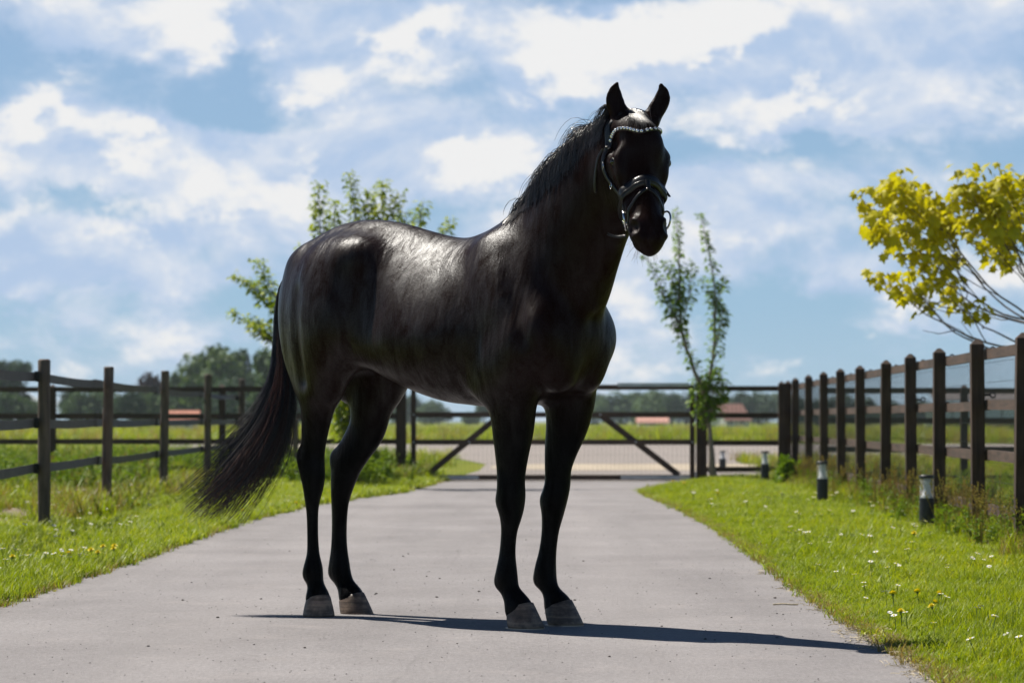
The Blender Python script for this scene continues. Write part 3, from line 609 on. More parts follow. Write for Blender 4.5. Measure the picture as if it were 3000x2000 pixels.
    ell(fd, (0.497, .122, 0.52), (.022, .026, .035), 0.03)
    # creases: behind the shoulder, in front of the shoulder, thigh and flank
    chain(fd, [(0.55, .218, 1.54, .008, .008), (0.62, .250, 1.39, .009, .009), (0.67, .266, 1.27, .006, .006), (0.70, .280, 1.17, .004, .004)], 0.08, sub=3, mirror=True, carve=True)
    chain(fd, [(0.40, .315, 1.26, .014, .014), (0.42, .31, 1.12, .016, .016), (0.40, .29, 1.0, .014, .014)], 0.05, sub=3, mirror=True, carve=True)
    chain(fd, [(-0.58, .262, 1.40, .010, .010), (-0.57, .268, 1.22, .012, .012), (-0.56, .235, 1.02, .010, .010)], 0.06, sub=3, mirror=True, carve=True)
    chain(fd, [(-0.22, .305, 1.36, .012, .012), (-0.225, .303, 1.24, .018, .018), (-0.265, .285, 1.13, .022, .022), (-0.33, .245, 1.06, .018, .018)], 0.045, sub=3, mirror=True, carve=True)
    chain(fd, [(0.85, 0, 1.26, .008, .008), (0.885, 0, 1.12, .012, .012), (0.83, 0, 0.98, .010, .010)], 0.06, sub=3, carve=True)
    blur(fd)
    # ---- head
    HDs = [(0.01, -.082, .068, .075), (0.06, -.095, .078, .090), (0.13, -.115, .088, .112), (0.20, -.134, .094, .131), (0.25, -.139, .091, .136), (0.31, -.134, .083, .125), (0.38, -.120, .075, .104),
           (0.45, -.106, .067, .085), (0.51, -.098, .061, .074), (0.555, -.092, .057, .062), (0.58, -.092, .048, .052), (0.595, -.094, .036, .042)]
    chain(fd, [tuple(hp(f, n)) + (a, b) for f, n, a, b in HDs], 0.05, HL, 6)
    for sg in (1, -1):
        H = lambda f, n, l: hp(f, n, l * sg)
        ax = [HF, HN, HL]
        ell(fd, H(.165, -.050, .092 if sg > 0 else .086), (.050, .034, .032), .035, ax)             # brow
        ell(fd, H(.235, -.060, .086), (.05, .03, .022), .03, ax)               # cheekbone
        ell(fd, H(.22, -.20, .058), (.10, .10, .036), .04, ax)                  # round jaw
        chain(fd, [tuple(H(.25, -.075, .084)) + (.012, .012), tuple(H(.33, -.08, .077)) + (.010, .010), tuple(H(.42, -.085, .066)) + (.008, .008)], .03, HL)
        ell(fd, H(.20, -.062, .116), (.024, .020, .014), .012, ax, carve=True)  # eye socket
        chain(fd, [tuple(H(.176, -.074, .107)) + (.008, .008), tuple(H(.174, -.056, .107)) + (.009, .009), tuple(H(.190, -.040, .106)) + (.010, .010), tuple(H(.220, -.044, .100)) + (.007, .007)], .012, HL, 3)
        chain(fd, [tuple(H(.220, -.046, .100)) + (.006, .006), tuple(H(.220, -.072, .105)) + (.007, .007), tuple(H(.20, -.084, .106)) + (.007, .007), tuple(H(.176, -.074, .106)) + (.007, .007)], .012, HL, 3)
        ell(fd, H(.115, -.050, .112), (.035, .028, .020), .05, ax, carve=True)     # temple hollow
        ell(fd, H(.53, -.062, .056), (.046, .034, .028), .03, ax)              # nostril
        ell(fd, H(.540, -.038, .068), (.028, .020, .018), .012, ax, carve=True)
        ell(fd, H(.532, -.056, .078), (.032, .020, .014), .012, ax, carve=True)
        # ear
        tl = 0.010 if sg > 0 else 0.003
        er = [tuple(H(.01, -.040, .060)) + (.034, .030), tuple(H(-.02, -.035, .070)) + (.037, .027), tuple(H(-.055, -.018, .080 + tl)) + (.040, .022), tuple(H(-.085, .000, .085 + 2 * tl)) + (.035, .017), tuple(H(-.115, .018, .083 + 2.4 * tl)) + (.022, .012), tuple(H(-.137, .032, .076 + 2.0 * tl)) + (.006, .006)]
        chain(fd, er, .02, HL, 4)
        ec = [tuple(H(-.01, -.012, .074)) + (.012, .006), tuple(H(-.045, .006, .083 + tl)) + (.026, .012), tuple(H(-.08, .018, .088 + 2 * tl)) + (.022, .010), tuple(H(-.115, .031, .084 + 2.4 * tl)) + (.008, .005)]
        chain(fd, ec, .008, HL, 3, carve=True)
    ell(fd, hp(.545, -.146, -.006), (.036, .024, .036), .03, [HF, HN, HL])              # chin
    ell(fd, hp(.588, -.078, -.004), (.024, .040, .048), .03, [HF, HN, HL])              # upper lip
    for sg in (1, -1):                                                           # mouth line
        chain(fd, [tuple(hp(.63, -.128, 0)) + (.004, .004), tuple(hp(.595, -.126, .048 * sg)) + (.004, .004), tuple(hp(.50, -.118, .066 * sg)) + (.004, .004)], .010, HL, 3, carve=True)
    return fd

# ---------------------------------------------------------------- foliage helpers
def unit(a): return a / (np.linalg.norm(a, axis=-1, keepdims=True) + 1e-9)
def leaves(P, D, N, L, width=0.5, fold=0.15, droop=0.15):
    """folded pointed leaves: base points P, axis D, face normal N, length L -> verts, tris (4 per leaf)"""
    P, D = np.asarray(P, float), unit(np.asarray(D, float)); N = np.asarray(N, float); S = unit(np.cross(D, N)); N = np.cross(S, D); L = np.asarray(L, float)[:, None]
    w = width * L / 2
    pts = [P, P + D * L * .38 + S * w + N * fold * L, P + D * L * .38 - S * w + N * fold * L, P + D * L * .45 - N * 0.0, P + D * L - N * droop * L]
    V = np.stack(pts, 1).reshape(-1, 3); k = np.arange(len(P))[:, None] * 5
    F = np.concatenate([k + np.array([[0, 3, 1]]), k + np.array([[1, 3, 4]]), k + np.array([[0, 2, 3]]), k + np.array([[2, 4, 3]])])
    return V, F
def shoot_points(path, n):
    S = spline(path, 8); d = np.r_[0, np.cumsum(np.linalg.norm(np.diff(S, axis=0), axis=1))]; u = np.linspace(0, d[-1], n)
    return np.stack([np.interp(u, d, S[:, j]) for j in range(3)], 1)
def young_tree(name, label, base, stems, mat, seed, leaf=0.075, r0=0.045, per_m=75, trunk_mat='bark', side=0.16):
    """stems: (path relative to base, first fraction with leaves, radius at root, leaf density)"""
    rs = np.random.RandomState(seed); e = tag(empty(name, base), label, 'tree'); tr = MB(); LP_, LD, LN, LL = [], [], [], []
    for path, f0, r, den in stems:
        path = np.array(path, float); S = shoot_points(path, 16); L = np.linalg.norm(np.diff(S, axis=0), axis=1).sum()
        wob = np.cumsum(rs.normal(0, 0.008, S.shape), 0); wob -= np.linspace(0, 1, len(S))[:, None] * wob[-1]; S = S + wob
        tr.tube(S, list(np.linspace(r, 0.004, len(S))), 7)
        nl = int(L * (1 - f0) * per_m * den)
        for _ in range(nl):
            u = f0 + (1 - f0) * rs.rand() ** 0.9; x = u * (len(S) - 1); i = min(int(x), len(S) - 2); p = S[i] + (S[i + 1] - S[i]) * (x - i); t = S[i + 1] - S[i]; t /= np.linalg.norm(t)
            a = rs.rand() * 6.283; o = np.array([math.cos(a), math.sin(a), 0.25]); o = o - t * (o @ t) * 0.6; o /= np.linalg.norm(o)
            reach = side * rs.rand() ** 1.3 * (1.15 - 0.75 * u); p = p + o * reach + t * reach * 0.5
            LP_.append(p); LD.append(o + np.array([0, 0, -0.35]) + rs.normal(0, .25, 3)); LN.append(np.array([0, 0, 1]) + rs.normal(0, .35, 3)); LL.append(leaf * rs.uniform(.6, 1.15) * (1.05 - 0.35 * max(0, u - .75) / .25))
            if reach > side * 0.45 and rs.rand() < 0.25: tr.tube([S[i], S[i] * 0.4 + p * 0.6 + np.array([0, 0, .005]), p], [0.005, 0.004, 0.002], 4, cap=False)
    tr.build('trunk', M[trunk_mat], parent=e, smooth=True)
    V, F = leaves(LP_, LD, LN, LL, 0.62); link('crown', np_mesh('crown', V, F, M[mat]), e); return e
def P36(u, v, dy=0.0): return ((u - 800) * 0.00551, dy, 0.85 - (v - 965) * 0.00551)
def P39(u, v, dy=0.0): return ((u - 1640) * 0.006046, dy, 0.85 - (v - 965) * 0.006046)
# the tree behind the croup
fk = P36(795, 850); stems = [([P36(800, 1125), P36(802, 980), fk, P36(790, 760), P36(800, 620), P36(815, 500), P36(800, 398)], 0.42, 0.05, 1.3)]
for tips, den in (([(795, 780), (760, 640), (735, 500), (736, 424)], 1.2), ([(790, 820), (720, 700), (690, 610), (692, 560)], .8), ([(795, 840), (700, 760), (640, 690), (598, 600)], 1.2), ([(795, 850), (690, 780), (600, 680), (535, 632)], 1.2), ([(795, 860), (680, 810), (600, 760), (530, 716)], 1.2), ([(640, 790), (620, 780), (606, 765), (600, 740)], 1.0),
                  ([(800, 760), (840, 620), (870, 500), (878, 416)], 1.4), ([(800, 740), (860, 600), (900, 500), (914, 440)], 1.3), ([(802, 720), (890, 640), (950, 540), (970, 458)], 1.2), ([(802, 760), (920, 680), (1000, 600), (1034, 500)], 1.0), ([(800, 700), (830, 600), (845, 510), (846, 440)], 1.4), ([(800, 680), (775, 580), (765, 500), (770, 460)], 1.3), ([(805, 720), (880, 600), (925, 530), (935, 490)], 1.1)):
    dy = rng.uniform(-0.5, 0.5); stems.append(([P36(u, v, dy * k / 3) for k, (u, v) in enumerate(tips)], 0.25, 0.018, den))
stems.append(([P36(790, 1010), P36(784, 950), P36(790, 880)], 0.0, 0.008, 2.5)); stems.append(([P36(800, 1040), P36(806, 960), P36(800, 900)], 0.0, 0.008, 2.0))
young_tree('young_tree', 'young green tree with spreading leafy shoots behind the croup of the horse', ((800 - 1176) * 0.00551, 36.0, 0), stems, 'leaf_light', 7, 0.090, per_m=230, side=0.21)
# the thin two-stemmed tree by the gate
stems = [([P39(1640, 1110), P39(1632, 1000), P39(1618, 900)], 0.95, 0.062, 0.2),
         ([P39(1618, 905), P39(1592, 830), P39(1568, 760), P39(1561, 640), P39(1557, 540), P39(1553, 478)], 0.10, 0.030, 1.25), ([P39(1580, 800), P39(1540, 710), P39(1505, 625), P39(1476, 585)], 0.15, 0.014, 1.1), ([P39(1575, 780), P39(1545, 650), P39(1530, 600)], 0.1, 0.012, 1.5), ([P39(1572, 720), P39(1590, 660), P39(1592, 600)], 0.1, 0.010, 1.2),
         ([P39(1622, 905), P39(1638, 800), P39(1642, 700), P39(1633, 620), P39(1618, 540), P39(1606, 492)], 0.06, 0.026, 1.1), ([P39(1640, 730), P39(1660, 660), P39(1668, 635)], 0.2, 0.008, 1.2), ([P39(1641, 800), P39(1655, 740), P39(1656, 700)], 0.1, 0.008, 1.6), ([P39(1640, 700), P39(1625, 660), P39(1612, 640)], 0.2, 0.007, 1.0)]
for k in range(7): stems.append(([P39(1628, 985 - 8 * k), P39(1610 + 9 * k, 940 - 6 * k, 0.06 * (-1) ** k), P39(1598 + 9 * k, 868 - 4 * k, 0.1 * (-1) ** k)], 0.0, 0.007, 1.15))
stems.append(([P39(1560, 770), P39(1530, 690), P39(1512, 660)], 0.1, 0.008, 1.0))
young_tree('young_tree', 'thin young tree with two upright leafy stems and a bare lower trunk beside the gate', ((1640 - 1176) * 0.006046, 39.5, 0), stems, 'leaf', 9, 0.088, per_m=135, trunk_mat='bark_pale', side=0.13)

# the yellow-leaved tree reaching in over the board fence
def yellow_tree():
    rs = np.random.RandomState(17); B = np.array(((2440 - 1176) * 0.003827, 25.0, 0.0)); e = tag(empty('yellow_tree', tuple(B)), 'yellow leaved tree with bare lower branches reaching in over the board fence', 'tree')
    def Q(u, v, dy=0.0): return np.array(((u - 2440) * 0.003827, dy, 0.85 - (v - 965) * 0.003827))
    tr = MB(); trunk = shoot_points([Q(2440, 1190), Q(2445, 1000), Q(2435, 850), Q(2440, 780)], 10); tr.tube(trunk, list(np.linspace(.07, .05, 10)), 9)
    ends = [(1996, 635), (2050, 650), (1985, 520), (2000, 455), (2040, 420), (2080, 402), (2120, 430), (2130, 500), (2090, 520), (2060, 480), (2165, 440), (2195, 408), (2230, 440), (2215, 520), (2180, 500), (2260, 420), (2290, 400), (2330, 405), (2300, 470), (2250, 500), (2345, 450), (2270, 540), (2330, 540), (2200, 580), (2140, 560), (2020, 440), (2012, 500), (2056, 440), (2100, 455), (2150, 470), (2040, 530), (2105, 560), (2235, 480), (2310, 440), (2190, 455), (2160, 610), (2115, 660), (2210, 665), (2280, 600), (2260, 690), (2150, 640),
            (2400, 400), (2440, 380), (2500, 390), (2560, 420), (2620, 440), (2680, 480), (2740, 520), (2800, 560), (2480, 480), (2560, 520), (2640, 560), (2400, 500), (2860, 600), (2700, 600), (2380, 450)]
    leaf_at = []; prim = []; ends = ends[0::4] + [q for k_, q in enumerate(ends) if k_ % 4]; n_prim = len(ends[0::4])
    for i, (u, v) in enumerate(ends):
        dy = rs.uniform(-0.7, 0.7); tip = Q(u, v, dy); a = Q(2438 + rs.uniform(-4, 4), 800 - rs.uniform(0, 60)); first = i < 12
        if not first: q_ = min(prim, key=lambda s_: np.linalg.norm(s_[13] - tip)); a = q_[rs.randint(4, 9)]
        low = min(1.0, max(0.0, (v - 380) / 320)) * (1.0 if first else .35); m1 = a + (tip - a) * 0.35 + np.array([0, dy * .1, (-0.10 if first else -0.03) - 0.14 * low]); m2 = a + (tip - a) * 0.70 + np.array([0, dy * .1, (-0.08 if first else -0.02) - 0.12 * low]) + rs.normal(0, .03, 3)
        S = shoot_points([a, m1, m2, tip], 14); S = S + np.vstack([np.zeros((1, 3)), np.cumsum(rs.normal(0, .009, (13, 3)), 0)]); tr.tube(S, list(np.linspace(rs.uniform(.010, .015) if first else rs.uniform(.004, .006), .0025, 14)), 6); prim += [S] if first else []
        if rs.rand() < .75:
            k = rs.randint(6, 10); q = S[k] + np.array([rs.uniform(-.45, -.1), rs.uniform(-.2, .2), rs.uniform(.0, .30)]); tr.tube([S[k], (S[k] + q) / 2 + np.array([0, 0, -.03]), q], [.006, .004, .002], 5)
            if v < 560: leaf_at += [(q, 4)]
        leaf_at += [(S[13], 12), (S[12], 10)] + ([(S[11], 8), (S[10], 3)] if v < 560 else [(S[11], 1)])
    tr.build('trunk', M['bark'], parent=e, smooth=True)
    # one broad lobed leaf
    def leaf_mesh(seed):
        r2 = random.Random(seed); out = [(0.0, 0.0), (-0.05, 0.16), (-0.36, 0.22), (-0.24, 0.42), (-0.40, 0.66), (-0.16, 0.70), (0.0, 1.0), (0.16, 0.70), (0.40, 0.66), (0.24, 0.42), (0.36, 0.22), (0.05, 0.16)]
        v = [(x * r2.uniform(.9, 1.1), y, -0.30 * y * y - 0.45 * x * x + r2.uniform(-.02, .02)) for x, y in out] + [(0, 0.42, 0.02)]; n = len(out)
        return MB().add(v, [(n, i, (i + 1) % n) for i in range(n)])
    meshes = [leaf_mesh(k).mesh('leaf', M['leaf_yellow'], smooth=False) for k in range(5)]; protos = [leaf_mesh(k) for k in range(5)]
    spots = []
    for c, n in leaf_at:
        for _ in range(n):
            p = c + rs.normal(0, .062, 3).clip(-.10, .10) + np.array([0, 0, .02]); az = rs.rand() * 6.283; spots.append((p, (R(rs.uniform(-60, -5)), R(rs.uniform(-25, 25)), az), rs.uniform(.08, .15), rs.randint(5)))
    def seen(p):
        x, y, z = p + B; u = 1176 + x / y * 6533; return u < 2400
    vis = [s for s in spots if seen(s[0])]; rest = [s for s in spots if not seen(s[0])]; rs.shuffle(vis); single, rest = vis[:300], rest + vis[300:]
    for p, r, s, k in single:
        o = link('leaf', meshes[k], e, tuple(p)); o.rotation_euler = r; o.scale = (s, s, s)
    mb = MB()
    for p, r, s, k in rest:
        Mx = Matrix.LocRotScale(Vector(p), __import__('mathutils').Euler(r), Vector((s, s, s))); mb.add([Mx @ Vector(v) for v in protos[k].v], protos[k].f)
    tag(mb.build('crown', M['leaf_yellow'], parent=e), kind='stuff')
yellow_tree()

# ---------------------------------------------------------------- far trees
def far_crown(seed, lobes, n, mat, size=0.55):
    rs = np.random.RandomState(seed); P, N = [], []
    for c, r in lobes:
        c, r = np.array(c, float), np.array(r, float); k = int(n * (r[0] * r[2]) / sum(q[1][0] * q[1][2] for q in lobes)); d = unit(rs.normal(size=(k, 3))); rad = rs.rand(k, 1) ** 0.33 * (1 + 0.16 * np.sin(d[:, :1] * 7 + seed) + 0.14 * np.sin(d[:, 2:] * 9 + d[:, 1:2] * 6))
        P.append(c + d * r * rad); N.append(d + rs.normal(0, .5, (k, 3)))
    P, N = np.concatenate(P), unit(np.concatenate(N)); D = unit(np.cross(N, rs.normal(size=N.shape))); V, F = leaves(P, D, N, size * rs.uniform(.6, 1.4, len(P)), 0.8, 0.1, 0.1)
    return np_mesh('crown', V, F, mat)
def far_trunk(h): 
    t = MB(); t.tube([(0, 0, -0.2), (0.05, 0, h * .4), (-0.05, 0.05, h)], [.28, .2, .08], 8)
    for a in range(5): t.tube([(0, 0, h * (.45 + .08 * a)), (math.cos(a * 2.4) * 1.0, math.sin(a * 2.4) * 1.0, h * (.65 + .08 * a))], [.1, .03], 5)
    return t.mesh('trunk', M['bark'])
# unit trees about 8 m tall
LOBES = {'round': [((0, 0, 4.6), (2.6, 2.6, 2.3)), ((1.2, .3, 5.9), (1.8, 1.8, 1.6)), ((-1.3, -.2, 5.5), (1.8, 1.8, 1.8)), ((.2, .5, 6.9), (1.3, 1.3, 1.2)), ((-1.9, 0, 3.6), (1.4, 1.4, 1.3)), ((2.0, .2, 3.7), (1.4, 1.4, 1.2))],
         'tall': [((0, 0, 3.4), (1.5, 1.5, 2.0)), ((.3, 0, 5.2), (1.3, 1.3, 1.8)), ((-.3, .2, 6.6), (0.9, .9, 1.5)), ((.9, 0, 4.2), (.8, .8, 1.2)), ((-.9, 0, 4.6), (.7, .7, 1.2))],
         'bushy': [((0, 0, 2.0), (3.0, 2.5, 2.1)), ((2.1, 0, 2.6), (1.9, 1.9, 2.0)), ((-2.3, .3, 2.3), (2.0, 2.0, 2.0)), ((.6, 0, 4.1), (1.7, 1.7, 1.4)), ((-1.0, .2, 3.8), (1.5, 1.5, 1.3))],
         'airy': [((-1.0, 0, 6.8), (1.1, 1.1, 1.2)), ((1.0, .2, 6.6), (1.2, 1.2, 1.4)), ((0.1, 0, 5.0), (1.2, 1.2, .9)), ((-.8, 0, 3.4), (1.3, 1.3, 1.1)), ((.9, .1, 3.2), (1.1, 1.1, 1.0))]}
CROWN = {}
for i, (k, lob) in enumerate(LOBES.items()):
    for j, mt in enumerate(('far_leaf', 'far_leaf_dark', 'far_leaf_purple')):
        if mt == 'far_leaf_purple' and k != 'bushy': continue
        CROWN[k, mt] = far_crown(100 + 7 * i + j, lob, 2600, M[mt], 0.48)
TRUNK = {k: far_trunk(h) for k, h in (('round', 5.0), ('tall', 5.5), ('bushy', 3.0), ('airy', 6.0))}
def far_tree(u, top_v, dist, kind, mt, wide, label, group):
    """u, top_v: bearing and height of its top as measured in the photograph (2352 px wide)"""
    h = 0.85 + (965 - top_v) / 6533 * dist; e = tag(empty('tree', ((u - 1176) / 6533 * dist, dist, 0)), label, 'tree', group); k = h / {'round': 8.1, 'tall': 8.1, 'bushy': 5.5, 'airy': 8.0}[kind]
    link('crown', CROWN[kind, mt], e); link('trunk', TRUNK[kind], e); e.scale = (k * wide, k * wide, k); e.rotation_euler = (0, 0, rng.rand() * 6.28); return e
GL, GR_ = 'trees on the horizon over the paddock', 'trees on the horizon beyond the gate'
for a in [(25, 828, 330, 'airy', 'far_leaf_dark', 1.3, 'airy distant tree at the left edge of the picture above the belt fence'), (-60, 850, 340, 'round', 'far_leaf_dark', 1.0, 'distant round tree cut by the left edge of the picture'),
          (20, 900, 300, 'bushy', 'far_leaf', 1.1, 'low pale green bush on the horizon left of the first round post'), (75, 915, 310, 'bushy', 'far_leaf', .9, 'small distant bush right behind the first round post'), (165, 885, 350, 'round', 'far_leaf_dark', 1.1, 'dark distant tree just right of the first round post'),
          (205, 893, 320, 'bushy', 'far_leaf', 1.0, 'pale distant bush just left of the second round post'), (238, 889, 330, 'bushy', 'far_leaf', 1.1, 'distant bushy tree behind the second round post'),
          (300, 893, 280, 'round', 'far_leaf_dark', 1.15, 'dark rounded distant tree between the second and third round posts'), (345, 858, 300, 'bushy', 'far_leaf_purple', .8, 'dusky purple leaved distant tree just left of the third round post'), (342, 900, 285, 'bushy', 'far_leaf', 1.0, 'low green distant bush below the purple leaved tree'),
          (398, 853, 310, 'tall', 'far_leaf', 1.1, 'narrow distant tree just right of the third round post'), (432, 880, 300, 'bushy', 'far_leaf', 1.1, 'low green distant tree above the orange roofed house'),
          (487, 790, 290, 'round', 'far_leaf', 1.05, 'tallest distant tree on the horizon, above the fourth round post'), (545, 800, 300, 'tall', 'far_leaf_dark', 1.0, 'dark upright distant tree touching the tallest one'), (520, 865, 280, 'bushy', 'far_leaf_dark', 1.0, 'dark low distant tree under the tallest one'),
          (590, 850, 290, 'round', 'far_leaf', 1.1, 'distant tree left of the tail, beside the fifth round post'), (625, 805, 260, 'airy', 'far_leaf', 1.2, 'pale airy distant tree just left of the tail root'), (655, 870, 300, 'bushy', 'far_leaf', 1.2, 'distant tree behind the tail')]: far_tree(*a, GL)
k = 0
rs = np.random.RandomState(4)
zone = {}
ORD = ['first', 'second', 'third', 'fourth', 'fifth', 'sixth', 'seventh', 'eighth', 'ninth', 'tenth', 'eleventh', 'twelfth']
for u in list(range(700, 1130, 42)) + list(range(1340, 1850, 40)):
    v = 912 + rs.uniform(-10, 12)
    if 1000 < u < 1120: v = 945 + rs.uniform(-4, 6)
    if u >= 1340: v = 900 + rs.uniform(-8, 10)
    far_tree(u + rs.uniform(-10, 10), v, 520 + rs.uniform(-60, 120), ['round', 'bushy', 'round', 'bushy'][k % 4], ['far_leaf', 'far_leaf_dark'][int(rs.rand() < .55)], 1.25, 'x', GR_)['label'] = (lambda z: (zone.__setitem__(z, zone.get(z, -1) + 1), {0: 'distant tree glimpsed past the tail and hind legs, %s from the tail', 1: 'distant tree seen under the belly of the horse, %s from the hind leg', 2: 'distant tree above the gate, %s from the foreleg towards the thin tree', 3: 'distant tree between the thin tree and the board fence, %s from the thin tree'}[z] % ORD[zone[z]])[1])(0 if u < 920 else 1 if u < 1300 else 2 if u < 1600 else 3); k += 1
for i, (u, v) in enumerate(((1880, 915), (1930, 905), (1990, 912), (2050, 920), (2110, 915), (2170, 922))): far_tree(u, v, 430, 'bushy', 'far_leaf_dark', 1.2, 'dark distant tree through the wire of the board fence, %s from the fence corner' % ORD[i], 'distant trees behind the board fence')

# ---------------------------------------------------------------- far buildings
def house(name, label, u, dist, w, d, wall_h, roof_h, rot, roof_mat, windows, category='house'):
    e = tag(empty(name, ((u - 1176) / 6533 * dist, dist, 0), rot), label, category)
    x, y = w / 2, d / 2; MB().add([(-x, -y, 0), (x, -y, 0), (x, y, 0), (-x, y, 0), (-x, -y, wall_h), (x, -y, wall_h), (x, y, wall_h), (-x, y, wall_h), (-x, 0, wall_h + roof_h), (x, 0, wall_h + roof_h)], [(0, 1, 5, 4), (1, 2, 6, 9, 5), (2, 3, 7, 6), (3, 0, 4, 8, 7), (4, 5, 9, 8), (6, 7, 8, 9)]).build('wall', M['wall_white'], parent=e)
    rf = empty('roof'); rf.parent = e; ov = 0.3
    for s in (-1, 1):
        MB().add([(-x - ov, s * (y + ov), wall_h - ov * roof_h / y + .05), (x + ov, s * (y + ov), wall_h - ov * roof_h / y + .05), (x + ov, 0, wall_h + roof_h + .05), (-x - ov, 0, wall_h + roof_h + .05), (-x - ov, s * (y + ov), wall_h - ov * roof_h / y + .2), (x + ov, s * (y + ov), wall_h - ov * roof_h / y + .2), (x + ov, 0, wall_h + roof_h + .2), (-x - ov, 0, wall_h + roof_h + .2)], [(0, 1, 2, 3), (4, 7, 6, 5), (0, 4, 5, 1), (1, 5, 6, 2), (3, 2, 6, 7), (0, 3, 7, 4)]).build('roof_slope', M[roof_mat], parent=rf)
    for wx, wz, ww, wh in windows:
        f = MB().box((wx - ww / 2, -y - .06, wz), (wx + ww / 2, -y - .005, wz + wh)).build('window', M['wall_white'], parent=e); MB().box((wx - ww / 2 + .08, -y - .075, wz + .08), (wx + ww / 2 - .08, -y - .062, wz + wh - .08)).build('pane', M['dark_glass'], parent=f)
    return e
house('farmhouse', 'low distant house with orange roof and white wall under the trees over the paddock', 421, 235, 2.2, 2.4, 0.85, 0.62, R(0), 'roof_orange', [(-.5, .3, .4, .4), (.45, .3, .5, .4)])
house('farmhouse', 'distant house with steep pinkish roof seen just right of the thin young tree', 1674, 380, 4.0, 3.6, 1.0, 1.9, R(35), 'roof_pink', [(-1.2, .4, .7, .7), (.8, .4, .7, .7)])
house('barn', 'long low distant barn with salmon roof seen through the gate', 1498, 450, 4.6, 4.0, 0.45, 0.9, R(0), 'roof_pink', [(0, .15, .8, .25)], 'barn')
# greenhouse behind the board fence
gh = tag(empty('greenhouse', ((2262 - 1176) / 6533 * 260, 260, 0)), 'pale blue distant greenhouse seen through the wire near the right picture edge', 'greenhouse')
for i in range(6):
    MB().box((-4.4 + i * 1.5, 0, .9), (-3.0 + i * 1.5, .05, 2.55)).build('pane', M['pale_glass'], parent=gh); MB().box((-3.0 + i * 1.5, -.02, 0), (-2.9 + i * 1.5, .08, 2.6)).build('mullion', M['timber_grey'], parent=gh)
MB().box((-4.5, 0.0, 0), (4.6, .06, .88)).build('base_wall', M['timber_grey'], parent=gh)
MB().add([(-4.7, -.3, 2.62), (4.8, -.3, 2.62), (4.8, 3.2, 3.5), (-4.7, 3.2, 3.5), (-4.7, -.3, 2.75), (4.8, -.3, 2.75), (4.8, 3.2, 3.63), (-4.7, 3.2, 3.63)], [(3, 2, 1, 0), (4, 5, 6, 7), (0, 1, 5, 4), (1, 2, 6, 5), (2, 3, 7, 6), (3, 0, 4, 7)]).build('roof', M['timber_grey'], parent=gh)
MB().box((-4.5, 6.0, 0), (4.6, 6.1, 2.5)).build('back_wall', M['pale_glass'], parent=gh)

# ---------------------------------------------------------------- scattered ground cover (stuff)
def clump(seed, n, h, spread, w, lean, mat, segs=3):
    rs = np.random.RandomState(seed); mb = MB()
    for _ in range(n):
        a = rs.rand() * 6.283; r = spread * math.sqrt(rs.rand()); p = np.array([r * math.cos(a), r * math.sin(a), -0.004]); b = rs.rand() * 6.283; d = np.array([math.cos(b), math.sin(b), 0]); s = np.array([-d[1], d[0], 0]); hh = h * rs.uniform(.45, 1.1); ln = lean * rs.uniform(.2, 1.3) * hh; ww = w * rs.uniform(.7, 1.3); v = []
        for k in range(segs):
            u = k / segs; c = p + d * ln * u * u + np.array([0, 0, hh * (u - .12 * u * u)]); x = ww * (1 - .55 * u) / 2; v += [c - s * x, c + s * x]
        v.append(p + d * ln + np.array([0, 0, hh * .86])); f = [(2 * k, 2 * k + 1, 2 * k + 3, 2 * k + 2) for k in range(segs - 1)] + [(2 * segs - 2, 2 * segs - 1, 2 * segs)]
        mb.add(v, f)
    return mb.mesh('clump', mat)
def herb(seed, n, h, mat, leaf=0.06, seedhead=None):
    rs = np.random.RandomState(seed); mb = MB(); LPs, LDs, LNs, LLs = [], [], [], []
    for _ in range(n):
        a = rs.rand() * 6.283; top = np.array([math.cos(a) * h * .35 * rs.rand(), math.sin(a) * h * .35 * rs.rand(), h * rs.uniform(.6, 1.1)]); base = top * np.array([.3, .3, 0]); mb.tube([base, (base + top) / 2 + np.array([0, 0, .02]), top], [.003, .0025, .001], 3, cap=False)
        for k in range(int(9 * h / .4) + 4):
            u = rs.uniform(.1, 1.0); b = rs.rand() * 6.283; LPs.append(base + (top - base) * u); LDs.append([math.cos(b), math.sin(b), rs.uniform(-.2, .6)]); LNs.append([rs.normal() * .3, rs.normal() * .3, 1]); LLs.append(leaf * rs.uniform(.6, 1.4) * (1.2 - .6 * u))
    V, F = leaves(LPs, LDs, LNs, LLs, 0.5); mb.add(V, [tuple(q) for q in F]); return mb.mesh('herb', mat)
def seedhead(seed, n, h):
    rs = np.random.RandomState(seed); mb = MB()
    for _ in range(n):
        a = rs.rand() * 6.283; l = rs.uniform(0, .3) * h; t = np.array([math.cos(a) * l, math.sin(a) * l, h * rs.uniform(.7, 1.1)]); mb.tube([(0, 0, 0), t * .6, t], [.0022, .0018, .001], 3, cap=False)
        for k in range(10):
            p = t * (0.78 + .022 * k); b = rs.rand() * 6.283; q = p + np.array([math.cos(b) * .018, math.sin(b) * .018, .014]); mb.add([p, q, p + np.array([0, 0, .012])], [(0, 1, 2)])
    return mb.mesh('seedheads', M['dry'])
def source(name, meshes):
    c = bpy.data.collections.new(name)
    for i, me in enumerate(meshes): c.objects.link(bpy.data.objects.new('%s_%02d' % (name, i), me))
    return c
